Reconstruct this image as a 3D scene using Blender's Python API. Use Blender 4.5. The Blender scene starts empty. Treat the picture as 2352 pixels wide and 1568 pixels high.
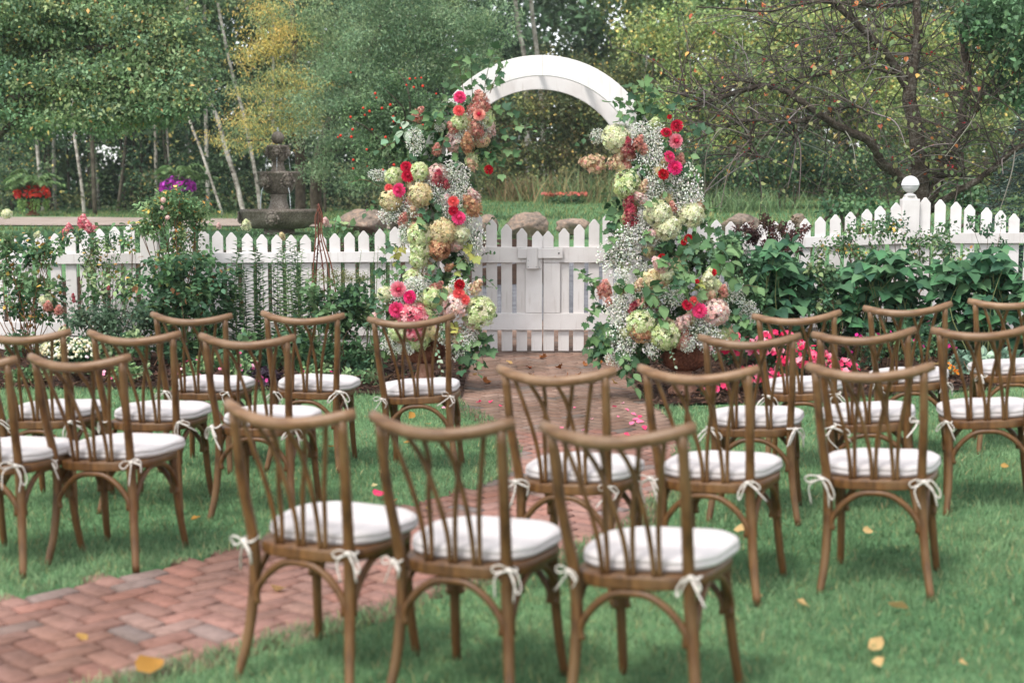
import bpy, bmesh, math, random
import numpy as np
from mathutils import Vector, Matrix, Quaternion

# ------------------------------------------------------------------ camera, sky, sun, exposure
SC = bpy.context.scene
COL = SC.collection
RNG = np.random.default_rng(11)
random.seed(11)
PI = math.pi
HC, FPX, CX, CY, HZ = 1.57, 3267.0, 1176.0, 784.0, 457.0
PITCH = math.atan((CY - HZ) / FPX)
cam = bpy.data.cameras.new('camera')
cam.sensor_width = 36.0
cam.lens = 36.0 * FPX / 2352.0
cam.clip_start, cam.clip_end = 0.1, 2000
cam.dof.use_dof = True
cam.dof.focus_distance = 14.0
cam.dof.aperture_fstop = 2.3
co = bpy.data.objects.new('camera', cam)
COL.objects.link(co)
co.location = (0, 0, HC)
co.rotation_euler = (PI / 2 - PITCH, 0, 0)
SC.camera = co

SUN_EL, SUN_AZ = math.radians(58), math.radians(215)     # high, behind the camera and to its left
world = bpy.data.worlds.new('World')
SC.world = world
world.use_nodes = True
wn = world.node_tree
sky = wn.nodes.new('ShaderNodeTexSky')
sky.sky_type = 'NISHITA'
sky.sun_disc = False
sky.sun_elevation = SUN_EL
sky.sun_rotation = SUN_AZ
sky.dust_density = 1.0
hsv = wn.nodes.new('ShaderNodeHueSaturation')
hsv.inputs['Saturation'].default_value = 0.22            # cloud-veiled sky
wn.links.new(sky.outputs[0], hsv.inputs['Color'])
bg = wn.nodes['Background']
wn.links.new(hsv.outputs[0], bg.inputs[0])
bg.inputs[1].default_value = 0.15
sl = bpy.data.lights.new('sun', 'SUN')
sl.energy = 1.5
sl.angle = math.radians(13)
sl.color = (1.0, 0.965, 0.91)
so = bpy.data.objects.new('sun', sl)
COL.objects.link(so)
sdir = Vector((math.sin(SUN_AZ) * math.cos(SUN_EL), math.cos(SUN_AZ) * math.cos(SUN_EL), math.sin(SUN_EL)))
so.rotation_euler = sdir.to_track_quat('Z', 'Y').to_euler()
so.location = (-6, -6, 20)
vs = SC.view_settings
vs.view_transform = 'Standard'
vs.look = 'None'
vs.gamma = 1.0
vs.exposure = 1.25
vs.use_curve_mapping = False
SC.cycles.use_denoising = True
SC.cycles.max_bounces = 6
SC.cycles.diffuse_bounces = 4
SC.cycles.transmission_bounces = 4
SC.cycles.sample_clamp_indirect = 6

# ------------------------------------------------------------------ small helpers
def A(*v):
    return np.array(v, float)

def L(r, g, b):
    """sRGB 0-255 -> linear"""
    o = []
    for c in (r, g, b):
        c /= 255.0
        o.append(c / 12.92 if c <= 0.04045 else ((c + 0.055) / 1.055) ** 2.4)
    return np.array(o)

_ct, _st = math.cos(PITCH), math.sin(PITCH)
def P(x, y, Y):
    """point of the place at depth Y that the photograph shows at (x, y) of its 2352-wide frame"""
    xc, yc = (x - CX) / FPX, (CY - y) / FPX
    r = A(xc, _ct + yc * _st, -_st + yc * _ct)
    return A(0, 0, HC) + r * (Y / r[1])

def GP(x, y, z=0.0):
    xc, yc = (x - CX) / FPX, (CY - y) / FPX
    r = A(xc, _ct + yc * _st, -_st + yc * _ct)
    return A(0, 0, HC) + r * ((z - HC) / r[2])

def px(Y):
    return Y / FPX           # metres per photo pixel at depth Y

def nrm(v):
    return v / np.maximum(np.linalg.norm(v, axis=-1, keepdims=True), 1e-9)

def rdir(n):
    return nrm(RNG.normal(size=(n, 3)))

class Geo:
    def __init__(s):
        s.V, s.F, s.C, s.n = [], [], [], 0
    def add(s, V, F, C=None):
        V = np.asarray(V, float).reshape(-1, 3)
        F = np.asarray(F, int).reshape(-1, 3)
        if C is None:
            C = (1, 1, 1)
        C = np.asarray(C, float)
        if C.ndim == 1:
            C = np.tile(C, (len(V), 1))
        s.V.append(V); s.F.append(F + s.n); s.C.append(C)
        s.n += len(V)
        return s
    def mesh(s, name, mat, smooth=False):
        V = np.concatenate(s.V); F = np.concatenate(s.F); C = np.concatenate(s.C)
        me = bpy.data.meshes.new(name)
        me.vertices.add(len(V)); me.vertices.foreach_set('co', V.ravel())
        me.loops.add(F.size); me.loops.foreach_set('vertex_index', F.ravel().astype(np.int32))
        me.polygons.add(len(F))
        me.polygons.foreach_set('loop_start', np.arange(0, F.size, 3, dtype=np.int32))
        if smooth:
            me.polygons.foreach_set('use_smooth', np.ones(len(F), bool))
        at = me.color_attributes.new('Col', 'FLOAT_COLOR', 'POINT')
        at.data.foreach_set('color', np.concatenate([C, np.ones((len(C), 1))], 1).ravel())
        me.update(calc_edges=True)
        me.validate()
        me.materials.append(mat)
        return me

def obj(name, me, parent=None, loc=(0, 0, 0), rot=None, scale=None):
    o = bpy.data.objects.new(name, me)
    COL.objects.link(o)
    o.location = [float(q) for q in loc]
    if rot is not None:
        if isinstance(rot, Quaternion):
            o.rotation_mode = 'QUATERNION'; o.rotation_quaternion = rot
        else:
            o.rotation_euler = rot
    if scale is not None:
        o.scale = (scale,) * 3 if np.isscalar(scale) else scale
    if parent is not None:
        o.parent = parent
    return o

def tag(o, label, cat, group=None, kind=None):
    o['label'] = label; o['category'] = cat
    if group: o['group'] = group
    if kind: o['kind'] = kind
    return o

def thing(name, label, cat, loc=(0, 0, 0), rot=(0, 0, 0), group=None):
    o = bpy.data.objects.new(name, None)
    COL.objects.link(o)
    o.empty_display_size = 0.1
    o.location = [float(q) for q in loc]; o.rotation_euler = rot
    return tag(o, label, cat, group)

def tube(G, pts, rad, n=6, col=(1, 1, 1), cap=True, flat=1.0):
    pts = np.asarray(pts, float); m = len(pts)
    rad = np.full(m, rad, float) if np.isscalar(rad) else np.asarray(rad, float)
    t = np.gradient(pts, axis=0); t = nrm(t)
    u = np.cross(t[0], A(0.13, 0.27, 0.95))
    if np.linalg.norm(u) < 1e-3: u = np.cross(t[0], A(1, 0, 0))
    u = u / np.linalg.norm(u)
    ang = np.arange(n) * 2 * PI / n
    V = []
    for i in range(m):
        u = u - t[i] * np.dot(u, t[i]); u /= max(np.linalg.norm(u), 1e-9)
        w = np.cross(t[i], u)
        V.append(pts[i] + rad[i] * (np.cos(ang)[:, None] * u + flat * np.sin(ang)[:, None] * w))
    V = np.concatenate(V)
    F = []
    for i in range(m - 1):
        for k in range(n):
            a, b = i * n + k, i * n + (k + 1) % n
            F += [(a, b, b + n), (a, b + n, a + n)]
    if cap:
        V = np.vstack([V, pts[0], pts[-1]])
        c0, c1 = m * n, m * n + 1
        for k in range(n):
            F += [(c0, (k + 1) % n, k), (c1, (m - 1) * n + k, (m - 1) * n + (k + 1) % n)]
    return G.add(V, F, col)

def spline(ctrl, n=10):
    c = np.asarray(ctrl, float); m = len(c)
    p = np.vstack([2 * c[0] - c[1], c, 2 * c[-1] - c[-2]])
    out = []
    for i in range(m - 1):
        k = max(2, n)
        for t in np.linspace(0, 1, k, endpoint=False):
            a, b, d, e = p[i], p[i + 1], p[i + 2], p[i + 3]
            out.append(0.5 * (2 * b + (d - a) * t + (2 * a - 5 * b + 4 * d - e) * t * t + (3 * b - a - 3 * d + e) * t ** 3))
    out.append(c[-1])
    return np.array(out)

def lathe(G, prof, n=32, col=(1, 1, 1), c=(0, 0, 0), rfun=None):
    prof = np.asarray(prof, float); m = len(prof)
    ang = np.arange(n) * 2 * PI / n
    V = []
    for r, z in prof:
        rr = r * (np.ones(n) if rfun is None else rfun(ang, z))
        V.append(np.stack([rr * np.cos(ang) + c[0], rr * np.sin(ang) + c[1], np.full(n, z + c[2])], 1))
    V = np.concatenate(V); F = []
    for i in range(m - 1):
        for k in range(n):
            a, b = i * n + k, i * n + (k + 1) % n
            F += [(a, b, b + n), (a, b + n, a + n)]
    return G.add(V, F, col)

def inst(G, TV, TF, pos, dirv, up, scale, col):
    n = len(pos); k = len(TV)
    y = nrm(dirv); x = nrm(np.cross(y, up)); z = np.cross(x, y)
    R = np.stack([x, y, z], axis=2)
    sc = np.asarray(scale, float)
    if sc.ndim == 1: sc = sc[:, None]
    V = np.einsum('nij,nkj->nki', R, TV[None] * sc[:, None, :]) + pos[:, None, :]
    F = TF[None] + (np.arange(n) * k)[:, None, None]
    C = np.repeat(np.asarray(col, float)[:, None, :], k, axis=1).reshape(-1, 3)
    return G.add(V.reshape(-1, 3), F.reshape(-1, 3), C)

# leaf templates: length 1 along +Y, normal +Z
LEAF_S = (np.array([(0, 0, 0), (-.32, .42, .10), (.32, .42, .10), (0, 1, -.05)], float), np.array([(0, 3, 1), (0, 2, 3)]))
LEAF_N = (np.array([(0, 0, 0), (-.13, .45, .05), (.13, .45, .05), (0, 1, -.12)], float), np.array([(0, 3, 1), (0, 2, 3)]))
LEAF_O = (np.array([(0, 0, 0), (0, .25, -.03), (0, .5, -.04), (0, .78, -.07), (0, 1.02, -.16),
                    (-.27, .20, .05), (-.37, .47, .05), (-.22, .76, -.02), (.27, .20, .05), (.37, .47, .05), (.22, .76, -.02)], float),
          np.array([(0, 1, 5), (1, 6, 5), (1, 2, 6), (2, 7, 6), (2, 3, 7), (3, 4, 7),
                    (0, 8, 1), (1, 8, 9), (1, 9, 2), (2, 9, 10), (2, 10, 3), (3, 10, 4)]))
_ml = [(.12, .07), (.36, .0), (.37, .15), (.60, .30), (.47, .38), (.55, .62), (.30, .57), (.22, .72)]
_mv = [(0, 0, 0), (0, .40, -.06)] + [(x, y, .12 * x) for x, y in _ml] + [(0, 1.0, -.08)] + [(-x, y, .12 * x) for x, y in _ml]
_k = len(_ml)
_R = [0] + list(range(2, 2 + _k)) + [2 + _k]
_Lf = [0] + list(range(3 + _k, 3 + 2 * _k)) + [2 + _k]
LEAF_M = (np.array(_mv, float), np.array([(_R[i], _R[i + 1], 1) for i in range(_k + 1)] + [(_Lf[i + 1], _Lf[i], 1) for i in range(_k + 1)]))

def pick(pal, n, jit=0.18):
    pal = np.asarray(pal, float)
    c = pal[RNG.integers(0, len(pal), n)]
    return np.clip(c * (1 + RNG.normal(0, jit, (n, 1))) * (1 + RNG.normal(0, .05, (n, 3))), 0.004, 0.95)

def cloud(G, cen, rad, per, size, pal, T=LEAF_S, droop=0.25, outw=0.5, shell=0.6, upb=0.9, jit=.18, pal2=None, p2=0.0):
    """leaves scattered round clump centres; each clump has its own tint"""
    cen = np.asarray(cen, float); m = len(cen)
    rad = np.broadcast_to(np.asarray(rad, float), (m, 3)) if np.ndim(rad) else np.full((m, 3), rad)
    idx = np.repeat(np.arange(m), per); n = len(idx)
    d = rdir(n); r = RNG.random(n) ** (1 - shell + .33 * shell)
    pos = cen[idx] + d * r[:, None] * rad[idx]
    dv = nrm(outw * d + .8 * rdir(n) + A(0, 0, -droop))
    up = nrm(A(0, 0, upb) + .75 * rdir(n))
    cc = pick(pal, m, .12)[idx] * (1 + RNG.normal(0, jit, (n, 1)))
    if pal2 is not None:
        k = RNG.random(n) < p2
        cc[k] = pick(pal2, int(k.sum()), .12)
    sz = size * RNG.uniform(.65, 1.25, n)
    return inst(G, T[0], T[1], pos, dv, up, sz, np.clip(cc, .004, .95))

def in_ell(c, r, n, shell=.5):
    d = rdir(n); q = RNG.random(n) ** (1 - shell + .33 * shell)
    return np.asarray(c, float) + d * q[:, None] * np.asarray(r, float)

def bm_prism(name, poly, y0, y1, mat, bev=.003):
    """poly in x-z, extruded along y, with softened edges"""
    bm = bmesh.new()
    vv = [bm.verts.new((float(x), float(y0), float(z))) for x, z in poly]
    f = bm.faces.new(vv)
    r = bmesh.ops.extrude_face_region(bm, geom=[f])
    for v in r['geom']:
        if isinstance(v, bmesh.types.BMVert): v.co.y = y1
    bmesh.ops.recalc_face_normals(bm, faces=bm.faces[:])
    if bev: bmesh.ops.bevel(bm, geom=bm.edges[:], offset=bev, segments=1, affect='EDGES')
    me = bpy.data.meshes.new(name); bm.to_mesh(me); bm.free()
    me.materials.append(mat)
    return me

def bm_box(name, x0, x1, y0, y1, z0, z1, mat, bev=.003):
    return bm_prism(name, [(x0, z0), (x1, z0), (x1, z1), (x0, z1)], y0, y1, mat, bev)

# ------------------------------------------------------------------ materials
def nodes(name):
    m = bpy.data.materials.new(name); m.use_nodes = True
    nt = m.node_tree
    return m, nt, nt.nodes['Principled BSDF']

def N(nt, t, **k):
    n = nt.nodes.new(t)
    for a, b in k.items():
        if a in n.inputs.keys() if hasattr(n.inputs, 'keys') else False: n.inputs[a].default_value = b
        else: setattr(n, a, b)
    return n

def noise(nt, scale, detail=4, vec=None, rough=.55):
    n = nt.nodes.new('ShaderNodeTexNoise')
    n.inputs['Scale'].default_value = scale; n.inputs['Detail'].default_value = detail
    n.inputs['Roughness'].default_value = rough
    if vec is not None: nt.links.new(vec, n.inputs['Vector'])
    return n

def ramp(nt, fac, stops):
    r = nt.nodes.new('ShaderNodeValToRGB')
    while len(r.color_ramp.elements) < len(stops): r.color_ramp.elements.new(.5)
    for e, (p, c) in zip(r.color_ramp.elements, stops):
        e.position = p; e.color = (*[float(q) for q in c], 1)
    nt.links.new(fac, r.inputs[0])
    return r

def coords(nt, kind='Object', scale=None):
    t = nt.nodes.new('ShaderNodeTexCoord')
    if scale is None: return t.outputs[kind]
    mp = nt.nodes.new('ShaderNodeMapping'); mp.inputs['Scale'].default_value = scale
    nt.links.new(t.outputs[kind], mp.inputs[0])
    return mp.outputs[0]

def bump(nt, b, h, strength=.3, dist=.01):
    n = nt.nodes.new('ShaderNodeBump')
    n.inputs['Strength'].default_value = strength; n.inputs['Distance'].default_value = dist
    nt.links.new(h, n.inputs['Height']); nt.links.new(n.outputs[0], b.inputs['Normal'])

def mixc(nt, fac, a, b, mode='MIX'):
    m = nt.nodes.new('ShaderNodeMix'); m.data_type = 'RGBA'; m.blend_type = mode
    for s, v in ((0, fac), (6, a), (7, b)):
        if hasattr(v, 'is_output') or isinstance(v, bpy.types.NodeSocket): nt.links.new(v, m.inputs[s])
        elif s == 0: m.inputs[0].default_value = v
        else: m.inputs[s].default_value = (*[float(q) for q in v], 1)
    return m.outputs[2]

def mat_leaf(name, trans=.28, rough=.5, spec=.35, sat=1.0, val=1.0):
    m, nt, b = nodes(name)
    at = nt.nodes.new('ShaderNodeAttribute'); at.attribute_name = 'Col'
    hs = nt.nodes.new('ShaderNodeHueSaturation')
    hs.inputs['Saturation'].default_value = sat; hs.inputs['Value'].default_value = val
    nt.links.new(at.outputs['Color'], hs.inputs['Color'])
    nt.links.new(hs.outputs[0], b.inputs['Base Color'])
    b.inputs['Roughness'].default_value = rough
    b.inputs['Specular IOR Level'].default_value = spec
    if trans:
        tr = nt.nodes.new('ShaderNodeBsdfTranslucent')
        nt.links.new(hs.outputs[0], tr.inputs[0])
        mx = nt.nodes.new('ShaderNodeMixShader'); mx.inputs[0].default_value = trans
        nt.links.new(b.outputs[0], mx.inputs[1]); nt.links.new(tr.outputs[0], mx.inputs[2])
        nt.links.new(mx.outputs[0], nt.nodes['Material Output'].inputs[0])
    return m

def mat_noise(name, stops, scale=6, rough=.7, bstr=.3, bdist=.005, bscale=None, vscale=None, spec=.3, detail=5):
    m, nt, b = nodes(name)
    v = coords(nt, 'Object', vscale)
    n = noise(nt, scale, detail, v)
    r = ramp(nt, n.outputs['Fac'], stops)
    nt.links.new(r.outputs[0], b.inputs['Base Color'])
    b.inputs['Roughness'].default_value = rough; b.inputs['Specular IOR Level'].default_value = spec
    if bstr:
        n2 = noise(nt, bscale or scale * 4, 4, v)
        bump(nt, b, n2.outputs['Fac'], bstr, bdist)
    return m

M_LEAF = mat_leaf('leaf', .3, .6, .22, .92, 1.1)
M_LEAF_GLOSS = mat_leaf('leaf_satin', .25, .55, .25, .95, 1.0)
M_PETAL = mat_leaf('petal', .3, .7, .15)
M_GRASS = mat_leaf('grass_blade', .3, .7, .15, .92, 1.12)
M_TINT = mat_leaf('tinted_solid', 0, .75, .2)

def mat_white():
    m, nt, b = nodes('white_paint')
    v = coords(nt, 'Object')
    n = noise(nt, 3.5, 6, v)
    r = ramp(nt, n.outputs['Fac'], [(.3, L(208, 201, 198)), (.55, L(222, 217, 215)), (.8, L(226, 222, 220))])
    oi = nt.nodes.new('ShaderNodeObjectInfo')
    rr = ramp(nt, oi.outputs['Random'], [(0, (.88, .87, .86)), (1, (1, 1, 1))])
    c = mixc(nt, 1.0, r.outputs[0], rr.outputs[0], 'MULTIPLY')
    g = noise(nt, 1.0, 6, coords(nt, 'Object', (30, 30, 2.5)))
    gr = ramp(nt, g.outputs['Fac'], [(.28, L(190, 180, 168)), (.42, (1, 1, 1))])
    c = mixc(nt, .35, c, gr.outputs[0], 'MULTIPLY')
    nt.links.new(c, b.inputs['Base Color'])
    b.inputs['Roughness'].default_value = .55; b.inputs['Specular IOR Level'].default_value = .3
    bump(nt, b, g.outputs['Fac'], .25, .002)
    return m
M_WHITE = mat_white()

def mat_wood(name, stops, worn, vs_):
    m, nt, b = nodes(name)
    n = noise(nt, 3.0, 7, coords(nt, 'Object', vs_), .6)
    r = ramp(nt, n.outputs['Fac'], stops)
    n2 = noise(nt, 1.6, 4, coords(nt, 'Object', (4, 4, 4)))
    w = ramp(nt, n2.outputs['Fac'], [(.42, (0, 0, 0)), (.68, (1, 1, 1))])
    c = mixc(nt, w.outputs[0], r.outputs[0], worn)
    oi = nt.nodes.new('ShaderNodeObjectInfo')
    c = mixc(nt, 1.0, c, oi.outputs['Color'], 'MULTIPLY')
    nt.links.new(c, b.inputs['Base Color'])
    b.inputs['Roughness'].default_value = .45
    b.inputs['Specular IOR Level'].default_value = .4
    bump(nt, b, n.outputs['Fac'], .2, .002)
    return m
M_WOOD = mat_wood('chair_wood', [(.25, L(46, 28, 14)), (.5, L(86, 56, 28)), (.75, L(118, 81, 44))], L(104, 77, 48), (14, 14, 3))
M_WOOD_RAIL = mat_wood('worn_rail_wood', [(.25, L(70, 47, 29)), (.5, L(106, 76, 50)), (.8, L(136, 106, 78))], L(126, 100, 76), (3, 14, 14))
M_COTTON = mat_noise('cotton', [(.3, L(186, 178, 175)), (.7, L(204, 198, 197))], 5, .9, .55, .02, 9, spec=.1)
M_TAPE = mat_noise('cotton_tape', [(.3, L(192, 184, 176)), (.7, L(210, 202, 194))], 30, .9, .3, .001, 300, spec=.1)

def mat_brick(attr):
    m, nt, b = nodes('brick_' + ('laid' if attr else 'paver'))
    if attr:
        at = nt.nodes.new('ShaderNodeAttribute'); at.attribute_name = 'Col'; rnd = at.outputs['Fac']
    else:
        rnd = nt.nodes.new('ShaderNodeObjectInfo').outputs['Random']
    r = ramp(nt, rnd, [(0, L(120, 98, 86)), (.3, L(136, 108, 94)), (.6, L(128, 106, 94)), (.85, L(146, 120, 106)), (1, L(112, 102, 96))] if attr else [(0, L(136, 104, 94)), (.25, L(152, 110, 98)), (.5, L(143, 111, 102)), (.75, L(158, 120, 107)), (.93, L(140, 117, 109)), (1, L(122, 112, 109))])
    g = nt.nodes.new('ShaderNodeNewGeometry')
    n = noise(nt, 22, 5, g.outputs['Position'])
    k = ramp(nt, n.outputs['Fac'], [(.25, (.68, .66, .64)), (.55, (1, 1, 1)), (.8, (1.0, .97, .93))])
    c = mixc(nt, 1.0, r.outputs[0], k.outputs[0], 'MULTIPLY')
    n3 = noise(nt, 1.1, 4, g.outputs['Position'])
    st = ramp(nt, n3.outputs['Fac'], [(.38, L(150, 140, 120)), (.6, (1, 1, 1))])
    c = mixc(nt, .6, c, st.outputs[0], 'MULTIPLY')
    nt.links.new(c, b.inputs['Base Color'])
    b.inputs['Roughness'].default_value = .85; b.inputs['Specular IOR Level'].default_value = .25
    n2 = noise(nt, 160, 4, g.outputs['Position'])
    bump(nt, b, n2.outputs['Fac'], .35, .003)
    return m
M_BRICK, M_BRICK2 = mat_brick(False), mat_brick(True)

def mat_ground(name, stops, s1, s2, bs=.5, bd=.02, rough=.95):
    m, nt, b = nodes(name)
    g = nt.nodes.new('ShaderNodeNewGeometry')
    n = noise(nt, s1, 6, g.outputs['Position']); n2 = noise(nt, s2, 5, g.outputs['Position'])
    mx = nt.nodes.new('ShaderNodeMath'); mx.operation = 'MULTIPLY_ADD'
    nt.links.new(n.outputs['Fac'], mx.inputs[0]); mx.inputs[1].default_value = .5
    h = nt.nodes.new('ShaderNodeMath'); h.operation = 'MULTIPLY'; h.inputs[1].default_value = .5
    nt.links.new(n2.outputs['Fac'], h.inputs[0]); nt.links.new(h.outputs[0], mx.inputs[2])
    r = ramp(nt, mx.outputs[0], stops)
    nt.links.new(r.outputs[0], b.inputs['Base Color'])
    b.inputs['Roughness'].default_value = rough; b.inputs['Specular IOR Level'].default_value = .1
    bump(nt, b, n2.outputs['Fac'], bs, bd)
    return m
M_LAWN = mat_ground('lawn_turf', [(.35, L(58, 90, 60)), (.5, L(84, 118, 80)), (.62, L(108, 132, 88)), (.72, L(140, 140, 98))], .35, 14)
M_MULCH = mat_ground('bark_mulch', [(.35, L(30, 22, 18)), (.5, L(58, 42, 34)), (.65, L(84, 64, 52))], 4, 60, .9, .03)
M_GRAVEL = mat_ground('gravel', [(.36, L(72, 72, 74)), (.5, L(102, 102, 106)), (.64, L(128, 127, 130))], 3, 45, .7, .02)
M_DRIVE = mat_ground('gravel_drive', [(.36, L(128, 114, 104)), (.5, L(152, 138, 128)), (.64, L(168, 154, 144))], 1.2, 30, .4, .02)
M_JOINT = mat_ground('joint_sand', [(.35, L(36, 31, 26)), (.5, L(54, 46, 37)), (.65, L(58, 58, 40))], 3, 40, .6, .01)
M_STONE = mat_ground('fieldstone', [(.34, L(84, 74, 66)), (.46, L(122, 110, 100)), (.56, L(148, 126, 110)), (.68, L(168, 158, 146))], 2.2, 14, .8, .05, .85)
M_BARK = mat_ground('bark', [(.35, L(46, 41, 36)), (.5, L(74, 66, 58)), (.6, L(100, 95, 87)), (.7, L(140, 138, 130))], 9, 40, .9, .02)
M_BARKD = mat_ground('dark_bark', [(.35, L(46, 42, 36)), (.5, L(76, 70, 60)), (.68, L(108, 102, 90))], 2, 10, .6, .03)
M_BIRCH = mat_ground('birch_bark', [(.36, L(70, 64, 58)), (.46, L(150, 142, 132)), (.6, L(198, 190, 180))], 1.5, 9, .4, .02)
M_CONC = mat_ground('cast_stone', [(.35, L(66, 58, 51)), (.48, L(104, 95, 85)), (.58, L(136, 126, 116)), (.7, L(160, 152, 142))], 2.5, 40, .5, .01, .55)
M_RUST = mat_ground('rusted_iron', [(.36, L(72, 42, 32)), (.5, L(112, 68, 52)), (.64, L(142, 96, 76))], 6, 50, .5, .006, .8)
M_TERRA = mat_ground('weathered_foot', [(.36, L(130, 92, 74)), (.5, L(164, 122, 102)), (.64, L(182, 146, 126))], 6, 50, .5, .006, .85)

def mat_plain(name, c, rough=.5, trans=0, emis=None, spec=.5):
    m, nt, b = nodes(name)
    b.inputs['Base Color'].default_value = (*[float(q) for q in c], 1)
    b.inputs['Roughness'].default_value = rough
    b.inputs['Specular IOR Level'].default_value = spec
    if trans: b.inputs['Transmission Weight'].default_value = trans; b.inputs['IOR'].default_value = 1.33
    return m
M_GLOBE = mat_plain('globe_plastic', L(208, 206, 206), .35)
M_WATER = mat_plain('water', L(225, 232, 235), .1, .6)
M_METAL = mat_plain('grey_metal', L(150, 150, 148), .4)

# ------------------------------------------------------------------ terrain
_PC = ([-60, 0, 21, 27, 29, 31, 34, 45, 70, 200, 700], [0, 0, 0, .35, .6, .8, 1.05, 1.5, 1.9, 3.2, 6.5])
_PL = ([-60, 0, 17, 24, 28, 35, 60, 100, 700], [0, 0, 0, .55, .9, .95, 1.17, 1.6, 6])
def H(x, y):
    x = np.asarray(x, float); y = np.asarray(y, float)
    s = np.clip((x + 4.2) / 3.0, 0, 1); s = s * s * (3 - 2 * s)
    z = s * np.interp(y, *_PC) + (1 - s) * np.interp(y, *_PL)
    k = np.clip(x - .9, 0, 6)
    k = np.where(k < .6, k * k / 1.2, k - .3)
    fade = np.clip((30 - y) / 10, 0, 1) * np.clip((y - 2) / 4, 0, 1)
    return z + .042 * k * fade + .006 * np.sin(x * 1.7 + .4) * np.sin(y * 1.3)

PATH_L = A([(-.41, 18.6), (-.41, 14.69), (-.45, 12.7), (-.45, 11.41), (-.36, 10.8), (-.16, 10.18), (.0, 9.47), (.07, 8.81), (.0, 8.09), (-.18, 7.66), (-.62, 7.1), (-1.22, 6.33), (-1.68, 5.81), (-2.01, 5.46), (-2.5, 4.95), (-3.2, 4.25), (-4.0, 3.5)]).reshape(-1, 2)
PATH_R = A([(1.02, 18.6), (1.01, 14.69), (.97, 12.96), (1.01, 11.54), (1.07, 10.59), (1.13, 10.04), (1.1, 9.38), (.98, 8.58), (.78, 7.54), (.46, 6.59), (.05, 6.02), (-.31, 5.64), (-.55, 5.36), (-.96, 4.94), (-1.42, 4.45), (-2.1, 3.75), (-2.9, 2.95)]).reshape(-1, 2)
PATH = np.vstack([PATH_L, PATH_R[::-1]])
BED_L = A([(-7, 11.75), (-4.24, 11.67), (-2.08, 11.72), (-1.08, 11.45), (-.44, 11.15), (-.42, 11.4), (-.43, 12.7), (-.42, 15.2), (-7, 15.2)]).reshape(-1, 2)
BED_R = A([(1.02, 15.2), (.98, 12.96), (1.03, 11.54), (1.08, 10.62), (1.5, 10.55), (2.39, 10.72), (3.96, 10.95), (7, 11.1), (7, 15.2)]).reshape(-1, 2)

def inside(poly, x, y):
    x = np.asarray(x, float); y = np.asarray(y, float)
    r = np.zeros(x.shape, bool); n = len(poly); j = n - 1
    for i in range(n):
        xi, yi = poly[i]; xj, yj = poly[j]
        c = ((yi > y) != (yj > y)) & (x < (xj - xi) * (y - yi) / (yj - yi + 1e-12) + xi)
        r ^= c; j = i
    return r

def struct(name, me, parent=None):
    o = obj(name, me, parent)
    o['kind'] = 'structure'
    return o

def grid_mesh(xs, ys, zf, name, mat, smooth=True):
    X, Y = np.meshgrid(xs, ys)
    Z = zf(X, Y)
    V = np.stack([X, Y, Z], -1).reshape(-1, 3)
    nx, ny = len(xs), len(ys)
    i = np.arange(nx - 1)[None, :] + nx * np.arange(ny - 1)[:, None]
    F = np.concatenate([np.stack([i, i + 1, i + nx + 1], -1).reshape(-1, 3), np.stack([i, i + nx + 1, i + nx], -1).reshape(-1, 3)])
    return Geo().add(V, F).mesh(name, mat, smooth)

def ground_z(X, Y):
    z = H(X, Y)
    dip = np.zeros_like(z)
    for dx, dy in ((.14, 0), (-.14, 0), (0, .14), (0, -.14), (0, 0)):
        dip = np.maximum(dip, inside(PATH, X + dx, Y + dy) * .075)
    return z - dip
xs = np.unique(np.concatenate([-np.geomspace(8, 420, 30), np.arange(-8, 8.01, .12), np.geomspace(8, 420, 30)]))
ys = np.unique(np.concatenate([np.linspace(-60, 1.5, 12), np.arange(1.5, 20, .12), np.arange(20, 50, .6), np.geomspace(50, 700, 30)]))
struct('ground', grid_mesh(xs, ys, ground_z, 'ground', M_LAWN))

def strip(name, left, right, off, mat, n=8, m=6, wob=0.0):
    """surface lofted between two edge lines and laid on the terrain"""
    l = np.array([np.interp(np.linspace(0, len(left) - 1, (len(left) - 1) * n + 1), np.arange(len(left)), np.asarray(left)[:, k]) for k in (0, 1)]).T
    r = np.array([np.interp(np.linspace(0, len(right) - 1, (len(right) - 1) * n + 1), np.arange(len(right)), np.asarray(right)[:, k]) for k in (0, 1)]).T
    t = np.linspace(0, 1, m + 1)
    XY = l[:, None, :] * (1 - t)[None, :, None] + r[:, None, :] * t[None, :, None]
    zz = H(XY[..., 0], XY[..., 1]) + off
    if wob: zz = zz + wob * (np.sin(XY[..., 0] * 5.1) * np.sin(XY[..., 1] * 4.3) + RNG.normal(0, .5, zz.shape)) * np.minimum(1, 4 * np.minimum(t, 1 - t))[None, :]
    V = np.concatenate([XY, zz[..., None]], -1).reshape(-1, 3)
    k, w = len(l), m + 1
    i = np.arange(m)[None, :] + w * np.arange(k - 1)[:, None]
    F = np.concatenate([np.stack([i, i + 1, i + w + 1], -1).reshape(-1, 3), np.stack([i, i + w + 1, i + w], -1).reshape(-1, 3)])
    return struct(name, Geo().add(V, F).mesh(name, mat, True))

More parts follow.
